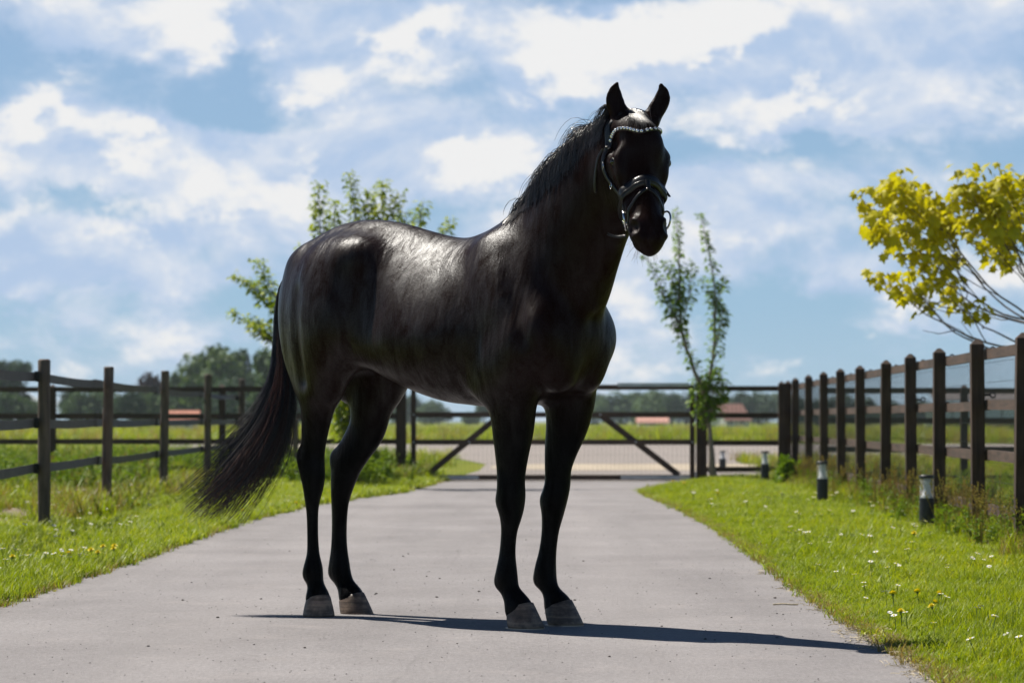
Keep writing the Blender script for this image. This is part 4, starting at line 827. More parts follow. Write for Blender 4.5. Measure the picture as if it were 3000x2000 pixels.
def scatter(name, pts, scl, coll, n_src, label, category, seed=1, zs=None):
    rs = np.random.RandomState(seed); pts = np.asarray(pts, np.float32); n = len(pts); me = bpy.data.meshes.new(name); me.vertices.add(n); me.vertices.foreach_set('co', pts.ravel())
    a = me.attributes.new('rot', 'FLOAT_VECTOR', 'POINT'); rv = np.stack([rs.normal(0, .09, n), rs.normal(0, .09, n), rs.rand(n) * 6.283], 1).astype(np.float32); a.data.foreach_set('vector', rv.ravel())
    a = me.attributes.new('scl', 'FLOAT_VECTOR', 'POINT'); sc3 = np.stack([scl, scl, scl if zs is None else zs], 1).astype(np.float32); a.data.foreach_set('vector', sc3.ravel())
    a = me.attributes.new('pick', 'INT', 'POINT'); a.data.foreach_set('value', rs.randint(0, n_src, n).astype(np.int32))
    o = link(name, me); tag(o, label, category, kind='stuff'); g = bpy.data.node_groups.new(name, 'GeometryNodeTree'); g.interface.new_socket('Geometry', in_out='INPUT', socket_type='NodeSocketGeometry'); g.interface.new_socket('Geometry', in_out='OUTPUT', socket_type='NodeSocketGeometry')
    N = g.nodes; gi, go = N.new('NodeGroupInput'), N.new('NodeGroupOutput'); ip = N.new('GeometryNodeInstanceOnPoints'); ci = N.new('GeometryNodeCollectionInfo'); ci.inputs['Collection'].default_value = coll; ci.inputs['Separate Children'].default_value = True; ci.inputs['Reset Children'].default_value = True
    def attr(nm, ty): x = N.new('GeometryNodeInputNamedAttribute'); x.data_type = ty; x.inputs['Name'].default_value = nm; return x.outputs['Attribute']
    L = g.links; L.new(gi.outputs[0], ip.inputs['Points']); L.new(ci.outputs[0], ip.inputs['Instance']); ip.inputs['Pick Instance'].default_value = True
    L.new(attr('pick', 'INT'), ip.inputs['Instance Index']); L.new(attr('rot', 'FLOAT_VECTOR'), ip.inputs['Rotation']); L.new(attr('scl', 'FLOAT_VECTOR'), ip.inputs['Scale']); L.new(ip.outputs[0], go.inputs[0])
    md = o.modifiers.new('scatter', 'NODES'); md.node_group = g; return o
rs = np.random.RandomState(12)
def sample(n, y0, y1, fx, power=1.0):
    """points between two edge functions, denser towards the camera"""
    out = []
    y = y0 * (y1 / y0) ** (rs.rand(n) ** power); a, b = fx(y); x = a + (b - a) * rs.rand(n); return np.stack([x, y, np.zeros(n)], 1)
lawn_src = source('lawn_clump', [clump(200 + k, 34, 0.105, 0.06, 0.0046, 0.6, M['grass']) for k in range(7)])
tall_src = source('tall_clump', [clump(230 + k, 26, 0.30, 0.07, 0.0062, 0.45, M['grass']) for k in range(4)] + [clump(240 + k, 24, 0.30, 0.07, 0.005, 0.5, M['dry']) for k in range(2)])
herb_src = source('herb_clump', [herb(260 + k, 7, 0.36, M['weed']) for k in range(5)])
seed_src = source('seed_clump', [seedhead(280 + k, 7, 0.42) for k in range(4)])
# right lawn
P = np.concatenate([sample(15000, 7.6, 41.0, lambda y: (right_edge(y) - 0.02 + 0.05 * rs.rand(len(y)) ** 2, np.minimum(rf_at(y) + 0.2, 0.25 * y + 0.9)), 1.0)]); P = P[(P[:, 0] > right_edge(P[:, 1]) - .02)]
far = P[:, 1] / 12; sc_ = rs.uniform(.75, 1.25, len(P)) * np.clip(far, .9, 1.6); edge = np.clip((P[:, 0] - right_edge(P[:, 1])) / .35, 0, 1); hz = rs.uniform(.7, 1.15, len(P)) * (0.55 + .5 * edge) * (0.85 + 0.35 * np.sin(P[:, 0] * 4.1 + P[:, 1] * 1.3) * np.sin(P[:, 1] * 2.1))
scatter('lawn_grass', P, sc_, lawn_src, 7, 'short bright green lawn between the drive and the board fence', 'grass', 31, hz)
# left verge and paddock
def lv(y): return (np.maximum(-0.25 * y - 1.0, -9.0 - 0.0 * y), left_edge(y) + 0.02 - 0.05 * rs.rand(len(y)) ** 2)
P = sample(19000, 11.0, 41.0, lv, 0.8); soil = ((P[:, 0] + 5.0) / 1.7) ** 2 + ((P[:, 1] - 24.3) / 3.2) ** 2 < 1.0; P = P[(~soil | (rs.rand(len(P)) < .05))]
sc_ = rs.uniform(.8, 1.3, len(P)) * np.clip(P[:, 1] / 14, .9, 1.9); hz = rs.uniform(.6, 1.25, len(P))
scatter('verge_grass', P, sc_, lawn_src, 7, 'short flowering grass of the verge and paddock on the tail side of the drive', 'grass', 33, hz)
# taller growth: along the board fence, beyond it, along the paddock fence, round the gate
def near_line(n, xs, ys, spread):
    u = rs.rand(n) * (len(xs) - 1); i = np.minimum(u.astype(int), len(xs) - 2); f = u - i; xs, ys = np.array(xs), np.array(ys); return np.stack([xs[i] + (xs[i + 1] - xs[i]) * f + rs.normal(0, spread, n), ys[i] + (ys[i + 1] - ys[i]) * f + rs.normal(0, spread, n), np.zeros(n)], 1)
T = np.concatenate([near_line(1500, [rf_at(15), rf_at(40)], [15, 40], .13), sample(3800, 15, 60, lambda y: (rf_at(y) + .15, rf_at(y) + 1.0 + .13 * y)), sample(3000, 26, 75, lambda y: (-0.25 * y - 1.0, -4.1 - 0.0 * y)), near_line(260, [-3.6, -4.0], [21, 42], .12), near_line(500, [-4.0, -1.65], [39.5, 39.6], .25), sample(2200, 101, 260, lambda y: (-.22 * y, .26 * y)), sample(700, 42, 66, lambda y: (-.2 * y, np.full(len(y), -1.1)))])
sz = rs.uniform(.5, 1.15, len(T)) * np.where(T[:, 1] > 95, 2.4, 1.0) * np.where((T[:, 0] > 0) & (T[:, 1] < 41), .75, 1.0)
T = T[np.min([np.hypot(T[:, 0] - bx, (T[:, 1] - by) * .35) for bx, by in ((3.12, 21.2), (3.11, 28.3), (3.38, 37.6))], axis=0) > .22]; sz = rs.uniform(.5, 1.15, len(T)) * np.where(T[:, 1] > 95, 2.4, 1.0) * np.where((T[:, 0] > 0) & (T[:, 1] < 41), .75, 1.0)
scatter('tall_grass', T, np.clip(sz * (1 + T[:, 1] / 60), .5, 5), tall_src, 6, 'taller mixed grass along the fences and in the fields', 'grass', 35, sz)
H_ = np.concatenate([near_line(330, [rf_at(16), rf_at(40)], [16, 40], .14), sample(620, 16, 55, lambda y: (rf_at(y) + .2, rf_at(y) + .8 + .12 * y)), sample(900, 30, 60, lambda y: (-0.24 * y - 1.0, np.full(len(y), -4.2))), near_line(260, [-3.6, -1.7], [39.0, 40.6], .35), near_line(60, [-1.8, -2.4], [37.0, 36.0], .25)])
sz = rs.uniform(.5, 1.4, len(H_)) * np.where(H_[:, 0] > 0, .62, 1.0)
scatter('weeds', H_, sz, herb_src, 5, 'leafy green weeds growing along the fences', 'weeds', 37)
S_ = np.concatenate([near_line(150, [rf_at(16), rf_at(36)], [16, 36], .16), sample(160, 30, 60, lambda y: (-0.24 * y - 1.0, np.full(len(y), -4.2)))])
scatter('seed_heads', S_, rs.uniform(.5, 1.1, len(S_)), seed_src, 4, 'reddish brown seed heads and sorrel along the fence foot', 'seed heads', 39)
# bushes at the latch side of the gate and the paddock corner
def bush(loc, r, h, label, seed, mat='weed'):
    r2 = np.random.RandomState(seed); e = tag(empty('bush', loc), label, 'bush'); n = 1500; d = unit(r2.normal(size=(n, 3))); d[:, 2] = np.abs(d[:, 2]); rad = r2.rand(n, 1) ** .35 * (1 + .2 * np.sin(d[:, :1] * 6 + seed)); Pp = d * np.array([r, r, h]) * rad
    V, F = leaves(Pp, d + r2.normal(0, .6, (n, 3)), r2.normal(0, .4, (n, 3)) + np.array([0, 0, 1]), r2.uniform(.05, .10, n), .6); link('crown', np_mesh('crown', V, F, M[mat]), e); st = MB()
    for k in range(7): st.tube([(0, 0, -.05), (r * .4 * math.cos(k), r * .4 * math.sin(k), h * .5), (r * .6 * math.cos(k), r * .6 * math.sin(k), h * .85)], [.012, .008, .003], 5)
    st.build('trunk', M['bark'], parent=e)
bush((-2.05, 39.2, 0), .36, .70, 'leafy green bush beside the thick gate post, seen between the hind legs', 51)
bush((3.62, 36.8, 0), .24, .34, 'small leafy bush at the foot of the board fence near the corner', 54)

# ---------------------------------------------------------------- flowers
def daisy():
    mb = MB(); mb.tube([(0, 0, 0), (.004, 0, .05), (0, .003, .095)], .0013, 4, 0, cap=False)
    for k in range(11):
        a = k * 2 * math.pi / 11; c, s = math.cos(a), math.sin(a); mb.add([(0, 0, .096), (.011 * c - .0032 * s, .011 * s + .0032 * c, .099), (.013 * c, .013 * s, .097), (.011 * c + .0032 * s, .011 * s - .0032 * c, .099)], [(0, 1, 2, 3)], 1)
    mb.lathe([(.004, .096), (.0035, .0995), (.001, .101)], 7, m=2); return mb.mesh('daisy', M['stem'], M['petal_white'], M['petal_yellow'])
def dandelion():
    mb = MB(); mb.tube([(0, 0, 0), (.003, .002, .06), (0, 0, .135)], .002, 5, 0, cap=False); r2 = random.Random(3)
    for ring, (rad, z, n) in enumerate(((.020, .138, 22), (.016, .143, 18), (.011, .147, 14), (.006, .150, 9))):
        for k in range(n):
            a = (k + .4 * ring) * 2 * math.pi / n; c, s = math.cos(a), math.sin(a); w = .0028; q = rad * r2.uniform(.88, 1.1); mb.add([(0, 0, .134), (q * .8 * c - w * s, q * .8 * s + w * c, z), (q * c, q * s, z + .001), (q * .8 * c + w * s, q * .8 * s - w * c, z)], [(0, 1, 2, 3)], 1)
    mb.lathe([(.003, .125), (.007, .132), (.004, .138)], 7, m=0); return mb.mesh('dandelion', M['stem'], M['petal_yellow'])
dm, ym = daisy(), dandelion()
def ground_at(u, v): y = 5553.0 / (v - 965); return ((u - 1176) / 6533 * y, y)
rs = np.random.RandomState(8)
def put_flower(name, me, x, y, s, label, cat, grp):
    o = link(name, me, None, (x, y, -0.045 if name == 'dandelion' else 0.0)); o.scale = (s, s, s); o.rotation_euler = (rs.normal(0, .2), rs.normal(0, .2), rs.rand() * 6.28); tag(o, label, cat, grp)
for u, v, lab in ((2053, 1392, 'yellow dandelion in the lawn, leftmost of the four bright ones near the drive'), (2115, 1400, 'yellow dandelion in the lawn with another one right above it'), (2163, 1418, 'yellow dandelion in the lawn, rightmost of the bright ones near the drive'), (2114, 1382, 'yellow dandelion in the lawn, topmost of the bright ones near the drive'), (2076, 1430, 'small yellow dandelion lowest in the near lawn'), (2148, 1385, 'small half hidden yellow dandelion right of the topmost bright one')):
    x, y = ground_at(u, v + 18); put_flower('dandelion', ym, x, y, rs.uniform(.85, 1.05), lab, 'flower', 'dandelions in the near lawn')
for u, v in ((1545, 1120), (1573, 1121), (1640, 1150), (2090, 1255)):
    x, y = ground_at(u, v + 6); put_flower('dandelion', ym, x, y, 1.15, 'yellow dandelion far up the lawn towards the gate', 'flower', 'dandelions far up the lawn')
for u, v in ((215, 1290), (240, 1284), (262, 1280), (272, 1288), (225, 1300), (318, 1172), (376, 1173), (22, 1310), (145, 1300), (480, 1130), (245, 1180), (690, 1170), (560, 1190)):
    x, y = ground_at(u, v + 8); put_flower('dandelion', ym, x, y, 1.05, 'yellow flower in the grass on the tail side of the drive', 'flower', 'yellow flowers on the tail side verge')
n = 0
while n < 150:
    y = rs.uniform(8.5, 30) if rs.rand() < .75 else rs.uniform(8.5, 16); x = rs.uniform(right_edge(y) + .05, min(rf_at(y), .2 * y + .3)) if right_edge(y) + .05 < .2 * y + .3 else None
    if x is None or math.sin(x * 5.1 + y * .9) + math.sin(y * 1.7 - x * 2.3) < rs.uniform(-1.2, 1.0): continue
    put_flower('daisy', dm, x, y, rs.uniform(.85, 1.2) * (1 + max(0, y - 14) * .02), 'small white daisy in the lawn between the drive and the board fence', 'daisy', 'daisies in the right lawn'); n += 1
n = 0
while n < 130:
    y = rs.uniform(13.5, 33); x = rs.uniform(-.2 * y - .4, left_edge(y) - .1)
    if math.sin(x * 4.1 + y * .7) + math.sin(y * 1.1 - x * 1.3) < rs.uniform(-.9, 1.2): continue
    put_flower('daisy', dm, x, y, rs.uniform(.9, 1.25) * (1 + max(0, y - 14) * .025), 'small white daisy in the grass on the tail side of the drive', 'daisy', 'daisies on the tail side verge'); n += 1

# ---------------------------------------------------------------- crumbs of soil and straw on the drive
def clod_mesh(seed):
    r2 = random.Random(seed); mb = MB(); v = []; f = []
    prof = [(.25, 0), (.9, .1), (1, .4), (.7, .75), (.2, .95)]; mb.lathe(prof, 7); mb.v = [(x * r2.uniform(.7, 1.2), y * r2.uniform(.7, 1.2), z * r2.uniform(.85, 1.1)) for x, y, z in mb.v]; return mb.mesh('clod', M['clod'])
cm = [clod_mesh(k) for k in range(4)]
spots = [(938, 1273), (926, 1279), (665, 1267), (1003, 1373), (864, 1365), (1630, 1330), (1655, 1333), (1600, 1365), (1645, 1375), (1560, 1390), (1520, 1440), (1860, 1385), (1735, 1360), (1800, 1345), (1680, 1420), (1620, 1470), (1100, 1360), (980, 1325), (1010, 1330), (820, 1345), (1705, 1330), (1780, 1375), (1745, 1395), (1050, 1480), (700, 1490), (1400, 1510), (500, 1420), (420, 1380), (1560, 1330), (1840, 1400), (905, 1310), (1250, 1310), (1340, 1290), (1320, 1380)]
for i, (u, v) in enumerate(spots):
    x, y = ground_at(u, v); s = rs.uniform(.0025, .0065); o = link('soil_clod', cm[i % 4], None, (x, y, .0045)); o.scale = (s * 1.3, s * 1.3, s); o.rotation_euler = (0, 0, rs.rand() * 6); tag(o, 'small dark crumb of soil lying on the grey drive', 'soil clod', 'soil crumbs on the drive')
x, y = ground_at(1803, 1391); tw = MB().tube([(-.055, 0, .008), (-.01, .004, .011), (.03, 0, .008), (.06, .006, .008)], .0035, 6).build('twig', M['straw'], loc=(x, y, 0)); tag(tw, 'pale straight twig lying on the drive near the lawn edge', 'twig')
x, y = ground_at(1250, 1116)

# loose grit, dry edge growth and straw (stuff)
def grit(seed):
    r2 = random.Random(seed); mb = MB(); mb.lathe([(.4, 0), (1, .2), (.9, .55), (.3, .8)], 5); mb.v = [(x * r2.uniform(.7, 1.3), y * r2.uniform(.7, 1.3), z) for x, y, z in mb.v]; return mb.mesh('grit', simple('grit_%d' % seed, ((.14, .13, .125), (.36, .335, .32), (.09, .082, .077))[seed % 3], .9))
grit_src = source('grit_grain', [grit(k) for k in range(3)])
G = sample(2400, 8.0, 30.0, lambda y: (np.maximum(left_edge(y), -.25 * y), np.minimum(right_edge(y), .25 * y))); G[:, 2] = .004
scatter('grit', G, rs.uniform(.0012, .0036, len(G)) * (1 + (rs.rand(len(G)) < .04) * 1.0), grit_src, 3, 'fine grit and specks scattered over the grey drive', 'grit', 41)
edge_src = source('edge_clump', [clump(300 + k, 16, .06, .05, .0045, .9, M['dry']) for k in range(3)] + [clump(310 + k, 14, .05, .06, .006, .8, M['grass']) for k in range(2)])
ye = 7.8 * (40 / 7.8) ** rs.rand(1500); sd_ = rs.rand(1500) < .6; off = np.abs(rs.normal(0, .05, 1500)); E_ = np.stack([np.where(sd_, right_edge(ye) + off - .05, left_edge(ye) - off + .05), ye, np.zeros(1500)], 1)
scatter('edge_growth', E_, rs.uniform(.5, 1.2, 1500), edge_src, 5, 'dry ragged grass fringe creeping over the edges of the drive', 'grass', 43)
def straw_mesh(seed):
    r2 = random.Random(seed); mb = MB()
    for _ in range(9):
        a = r2.random() * 6.28; x, y = r2.uniform(-.05, .05), r2.uniform(-.05, .05); l = r2.uniform(.015, .05); mb.tube([(x, y, .004), (x + math.cos(a) * l * .5, y + math.sin(a) * l * .5, .008), (x + math.cos(a) * l, y + math.sin(a) * l, .005)], .0011, 3, cap=False)
    return mb.mesh('straw', M['straw'])
straw_src = source('straw_tuft', [straw_mesh(k) for k in range(4)]); yt = np.concatenate([rs.uniform(9.0, 11.6, 130), 9 * (30 / 9) ** rs.rand(160)]); Sx = np.stack([right_edge(yt) - np.abs(rs.normal(0, .06, len(yt))) + .02, yt, np.full(len(yt), .004)], 1)
scatter('straw', Sx, rs.uniform(.6, 1.3, len(Sx)), straw_src, 4, 'dry straw bits lying along the lawn edge of the drive', 'straw', 45)

# ---------------------------------------------------------------- the horse
fd = build_horse_field(0.0065)
HV, HQ = surface_nets(fd)
def smooth_mesh(V, Q, it):
    E = np.concatenate([Q[:, [0, 1]], Q[:, [1, 2]], Q[:, [2, 3]], Q[:, [3, 0]]]); E = np.concatenate([E, E[:, ::-1]]); deg = np.bincount(E[:, 0], minlength=len(V))[:, None].astype(float)
    for k in range(it):
        A = np.stack([np.bincount(E[:, 0], V[E[:, 1], j], len(V)) for j in range(3)], 1) / deg; V = V + (A - V) * (0.55 if k % 2 == 0 else -0.52)
    return V
HV = smooth_mesh(HV, HQ, 16)
bvh = BVHTree.FromPolygons([tuple(v) for v in HV], [tuple(q) for q in HQ])
def sdf(P):
    q = (np.asarray(P) - fd.lo) / fd.h; q = np.clip(q, 0, np.array(fd.n) - 1.001); i = q.astype(int); f = q - i; o = 0
    for a in (0, 1):
        for b in (0, 1):
            for c in (0, 1): o = o + fd.g[i[:, 0] + a, i[:, 1] + b, i[:, 2] + c] * (f[:, 0] if a else 1 - f[:, 0]) * (f[:, 1] if b else 1 - f[:, 1]) * (f[:, 2] if c else 1 - f[:, 2])
    return o
def grad(P, e=0.006): return unit(np.stack([sdf(P + np.eye(3)[j] * e) - sdf(P - np.eye(3)[j] * e) for j in range(3)], 1))

m, t, b = material('horse_coat'); p = obj_coord(t); sz = t.node('ShaderNodeSeparateXYZ'); t.l.new(p, sz.inputs[0])
nb = t.noise(p, 3.5, 4, 0.6); nh = t.noise(t.scale(p, (210, 210, 120)), 1.0, 3, 0.7); nm = t.noise(t.scale(p, (30, 22, 11)), 1.0, 4, 0.6, 0.8); nl = t.noise(t.scale(p, (13, 6, 2.4)), 1.0, 3, 0.55, 0.4)
black_pts = t.smooth(sz.outputs[2], 1.05, 0.72)
col = t.mix(nb, (0.0050, 0.0019, 0.0014), (0.0150, 0.0052, 0.0036)); col = t.mix(black_pts, col, (0.0022, 0.0020, 0.0021)); t.l.new(col, b.inputs['Base Color'])
t.l.new(t.map(t.math('ADD', t.math('MULTIPLY', nm, .6), t.math('MULTIPLY', nb, .4)), .3, .7, .29, .40), b.inputs['Roughness']); gl = t.noise(t.scale(p, (16, 16, 6)), 1.0, 5, 0.65, 0.6); t.l.new(t.math('MULTIPLY', t.map(t.math('ADD', t.math('MULTIPLY', gl, .65), t.math('MULTIPLY', nh, .35)), .38, .62, .03, .34), t.math('MULTIPLY', t.math('SUBTRACT', 1.0, t.math('MULTIPLY', black_pts, .7)), t.map(sz.outputs[0], .55, .85, 1.0, .45))), b.inputs['Specular IOR Level']); b.inputs['Specular Tint'].default_value = (0.92, 0.96, 1.0, 1)
b.inputs['Anisotropic'].default_value = 0.50
vt = t.node('ShaderNodeVectorTransform'); vt.vector_type = 'VECTOR'; vt.convert_from = 'OBJECT'; vt.convert_to = 'WORLD'; vt.inputs[0].default_value = (0.28, 0.10, 1.0); t.l.new(vt.outputs[0], b.inputs['Tangent'])
b.inputs['Sheen Weight'].default_value = 0.0; b.inputs['Sheen Roughness'].default_value = 0.35; b.inputs['Sheen Tint'].default_value = (0.8, 0.7, 0.65, 1)
b1 = t.node('ShaderNodeBump'); b1.inputs['Strength'].default_value = 0.36; b1.inputs['Distance'].default_value = 0.022; t.put(b1.inputs['Height'], nl)
b2 = t.node('ShaderNodeBump'); b2.inputs['Strength'].default_value = 0.34; b2.inputs['Distance'].default_value = 0.006; t.put(b2.inputs['Height'], nm); t.l.new(b1.outputs[0], b2.inputs['Normal'])
b3 = t.node('ShaderNodeBump'); b3.inputs['Strength'].default_value = 0.6; b3.inputs['Distance'].default_value = 0.002; t.put(b3.inputs['Height'], nh); t.l.new(b2.outputs[0], b3.inputs['Normal']); t.l.new(b3.outputs[0], b.inputs['Normal'])
M['coat'] = m
m, t, b = material('horse_hair'); g = t.node('ShaderNodeNewGeometry'); t.l.new(t.ramp(g.outputs['Random Per Island'], [(0.0, (0.006, 0.006, 0.007)), (0.85, (0.016, 0.013, 0.013)), (1.0, (0.045, 0.03, 0.024))]), b.inputs['Base Color']); b.inputs['Roughness'].default_value = 0.30; b.inputs['Specular IOR Level'].default_value = 0.9; M['hair'] = m
m, t, b = material('brown_tail_hair'); g = t.node('ShaderNodeNewGeometry'); t.l.new(t.ramp(g.outputs['Random Per Island'], [(0.0, (0.038, 0.017, 0.013)), (1.0, (0.12, 0.052, 0.038))]), b.inputs['Base Color']); b.inputs['Roughness'].default_value = 0.4; M['hair_brown'] = m
m, t, b = material('hoof_horn'); p = obj_coord(t); n = t.noise(t.scale(p, (3, 3, 60)), 1.0, 4, 0.6); n2 = t.noise(p, 22.0, 5, 0.65)
t.l.new(t.ramp(t.math('ADD', t.math('MULTIPLY', n, .5), t.math('MULTIPLY', n2, .5)), [(0.33, (0.034, 0.026, 0.021)), (0.48, (0.11, 0.074, 0.050)), (0.62, (0.28, 0.20, 0.14))]), b.inputs['Base Color']); b.inputs['Roughness'].default_value = 0.55; bump(t, b, n, .5, .003); M['hoof'] = m
M['iron'] = simple('worn_steel', (0.42, 0.36, 0.32), 0.35, 0.9)
M['eye'] = simple('dark_eye', (0.006, 0.004, 0.003), 0.06)
M['leather'] = simple('black_leather', (0.006, 0.006, 0.0065), 0.28, 0, 0.3, 120, 0.12)
M['steel'] = simple('polished_steel', (0.62, 0.63, 0.65), 0.18, 1.0)
m, t, b = material('cut_crystal'); b.inputs['Base Color'].default_value = (0.85, 0.87, 0.9, 1); b.inputs['Metallic'].default_value = 0.75; b.inputs['Roughness'].default_value = 0.12; M['crystal'] = m

horse = tag(empty('horse', (HORSE_O[0], HORSE_O[1], 0), HA), 'glossy black brown horse standing square across the drive with its head turned to the camera', 'horse')
body = link('body', np_mesh('body', HV, HQ, M['coat'], smooth=True), horse)
# hooves
def hoof(s, t_, top_s, r_bot, w_bot, yaw, shoe, top=0.092):
    n = 24; levels = 8; v = []; f = []
    for k in range(levels + 1):
        u = k / levels
        for j in range(n):
            a = 2 * math.pi * j / n; ca, sa = math.cos(a), math.sin(a); rl = r_bot + (0.056 - r_bot) * u ** 1.1; rw = w_bot + (0.053 - w_bot) * u ** 1.3
            x = s + (top_s - s) * u + (rl * ca if ca > 0 else rl * (0.78 + .2 * u) * ca); y = t_ + rw * math.copysign(abs(sa) ** 0.85, sa) * (1.0 if k else .97)
            z = (0.008 if shoe else 0.0) + u * (top - (1 - ca) * 0.5 * 0.045); bul = 1 + 0.025 * math.sin(u * 3.1)
            v.append((t_ and x, y, z) if True else None)
    v = [(a_, b_, c_) for a_, b_, c_ in v]
    for k in range(levels):
        for j in range(n): f.append((k * n + j, k * n + (j + 1) % n, (k + 1) * n + (j + 1) % n, (k + 1) * n + j))
    f.append(tuple(range(n - 1, -1, -1))); f.append(tuple(levels * n + j for j in range(n)))
    cy, sy = math.cos(yaw), math.sin(yaw); v = [(s + (x - s) * cy - (y - t_) * sy, t_ + (x - s) * sy + (y - t_) * cy, z) for x, y, z in v]
    o = MB().add(v, f).build('hoof', M['hoof'], parent=horse, smooth=True)
    if shoe:
        q = []; g = []; A = np.linspace(-2.45, 2.45, 22)
        for a in A:
            for rr_, zz in ((1.03, 0), (1.03, .009), (.72, .009), (.72, 0)): q.append((s + math.cos(a) * r_bot * rr_, t_ + math.sin(a) * w_bot * rr_, zz - .0005))
        for k in range(len(A) - 1):
            for j in range(4): g.append((4 * k + j, 4 * k + (j + 1) % 4, 4 * k + 4 + (j + 1) % 4, 4 * k + 4 + j))
        MB().add(q, g + [(3, 2, 1, 0), (4 * len(A) - 4, 4 * len(A) - 3, 4 * len(A) - 2, 4 * len(A) - 1)]).build('horseshoe', M['iron'], parent=o)
hoof(0.588, -0.12, 0.557, 0.081, 0.074, -0.12, True, .104); hoof(0.601, 0.12, 0.570, 0.081, 0.074, 0.08, True, .104)
hoof(-0.568, -0.12, -0.574, 0.075, 0.070, -0.45, False, .100); hoof(-0.560, 0.112, -0.590, 0.081, 0.070, -0.05, False, .098)
# eyes
for sg in (1, -1):
    c = hp(.200, -.062, (.106 if sg > 0 else .103) * sg); MB().lathe([(.0205 * math.sin(a), -.0205 * math.cos(a)) for a in np.linspace(.05, 3.09, 12)], 16).build('eye', M['eye'], parent=horse, loc=tuple(c), smooth=True)

def strand_mesh(name, S, R_, mats, mi=None):
    """S: strands x points x 3, R_: strands x points radii -> three-sided hairs"""
    n, k, _ = S.shape; D = np.gradient(S, axis=1); D = unit(D); A = np.array([0.31, 0.77, 0.55]); X = unit(np.cross(D, A)); Y = np.cross(D, X); V = np.stack([S + (X * math.cos(a) + Y * math.sin(a)) * R_[..., None] for a in (0, 2.094, 4.189)], 2).reshape(-1, 3)
    b0 = (np.arange(n)[:, None, None] * k + np.arange(k - 1)[None, :, None]) * 3; j = np.arange(3)[None, None, :]; j2 = (j + 1) % 3
    F = np.stack([b0 + j, b0 + j2, b0 + 3 + j2, b0 + 3 + j], -1).reshape(-1, 4); mm = None if mi is None else np.repeat(mi, (k - 1) * 3); return np_mesh(name, V, F, *mats, mi=mm, smooth=True)
rs = np.random.RandomState(23)
def grow(roots, dirs, lengths, k, grav, clear=0.004, curl=0.10, targets=None):
    n = len(roots); P = roots.copy(); D = unit(dirs); out = [P.copy()]; st = (lengths / (k - 1))[:, None]; ph = rs.rand(n, 1) * 6.28
    for i in range(1, k):
        D = unit(D + np.array([0, 0, -grav]) + rs.normal(0, curl, (n, 3)) * .5); P = P + D * st
        d = sdf(P); hit = d < clear
        if hit.any(): P[hit] += grad(P[hit]) * (clear - d[hit])[:, None]; D = unit(P - out[-1])
        out.append(P.copy())
    return np.stack(out, 1)
# mane: tufts along the crest, falling towards the near side
crest = shoot_points([(0.50, 0, 1.70), (0.60, -.005, 1.79), (0.72, -.02, 1.89), (0.86, -.045, 1.99), (1.0, -.07, 2.045), (1.035, -.078, 2.055)], 60)
roots, dirs, lens = [], [], []
for c in range(230):
    i = rs.randint(0, 60); c0 = crest[i] + rs.normal(0, .006, 3); cd = np.array([-0.36 + rs.normal(0, .22), -0.70 + rs.normal(0, .2), 0.48 + rs.normal(0, .24)]); ln = rs.uniform(.10, .18) * (0.75 + .35 * math.sin(i / 60 * 3.1)); h = rs.randint(22, 40)
    r = c0 + np.stack([rs.normal(0, .011, h), rs.normal(-.004, .007, h), np.zeros(h)], 1)
    for q in range(h):
        loc, nor, _, _ = bvh.find_nearest(Vector(r[q]) + Vector((0, 0, .05))); r[q] = loc
    roots.append(r); dirs.append(cd + rs.normal(0, .13, (h, 3))); lens.append(ln * rs.uniform(.7, 1.25, h))
roots, dirs, lens = np.concatenate(roots), np.concatenate(dirs), np.concatenate(lens)
S = grow(roots, dirs, lens, 9, 0.50, .005, .13); mane = link('mane', strand_mesh('mane', S, np.linspace(.0013, .0005, 9)[None, :] * np.ones((len(S), 1)), [M['hair']]), horse)
# forelock between the ears
roots, dirs, lens = [], [], []
for c in range(26):
    c0 = hp(rs.uniform(-.03, .012), -.005, rs.uniform(-.028, .022)); h = 30; r = c0 + rs.normal(0, .005, (h, 3)); cd = HF * 1.0 + HN * .28 + HL * rs.uniform(-.2, .3)
    for q in range(h): r[q] = bvh.find_nearest(Vector(r[q]) + Vector((0, 0, .02)))[0]
    roots.append(r); dirs.append(cd + rs.normal(0, .14, (h, 3))); lens.append(rs.uniform(.07, .13) * rs.uniform(.7, 1.2, h))
S = grow(np.concatenate(roots), np.concatenate(dirs), np.concatenate(lens), 8, .25, .003, .04); link('forelock', strand_mesh('forelock', S, np.linspace(.0016, .0006, 8)[None, :] * np.ones((len(S), 1)), [M['hair']]), horse)
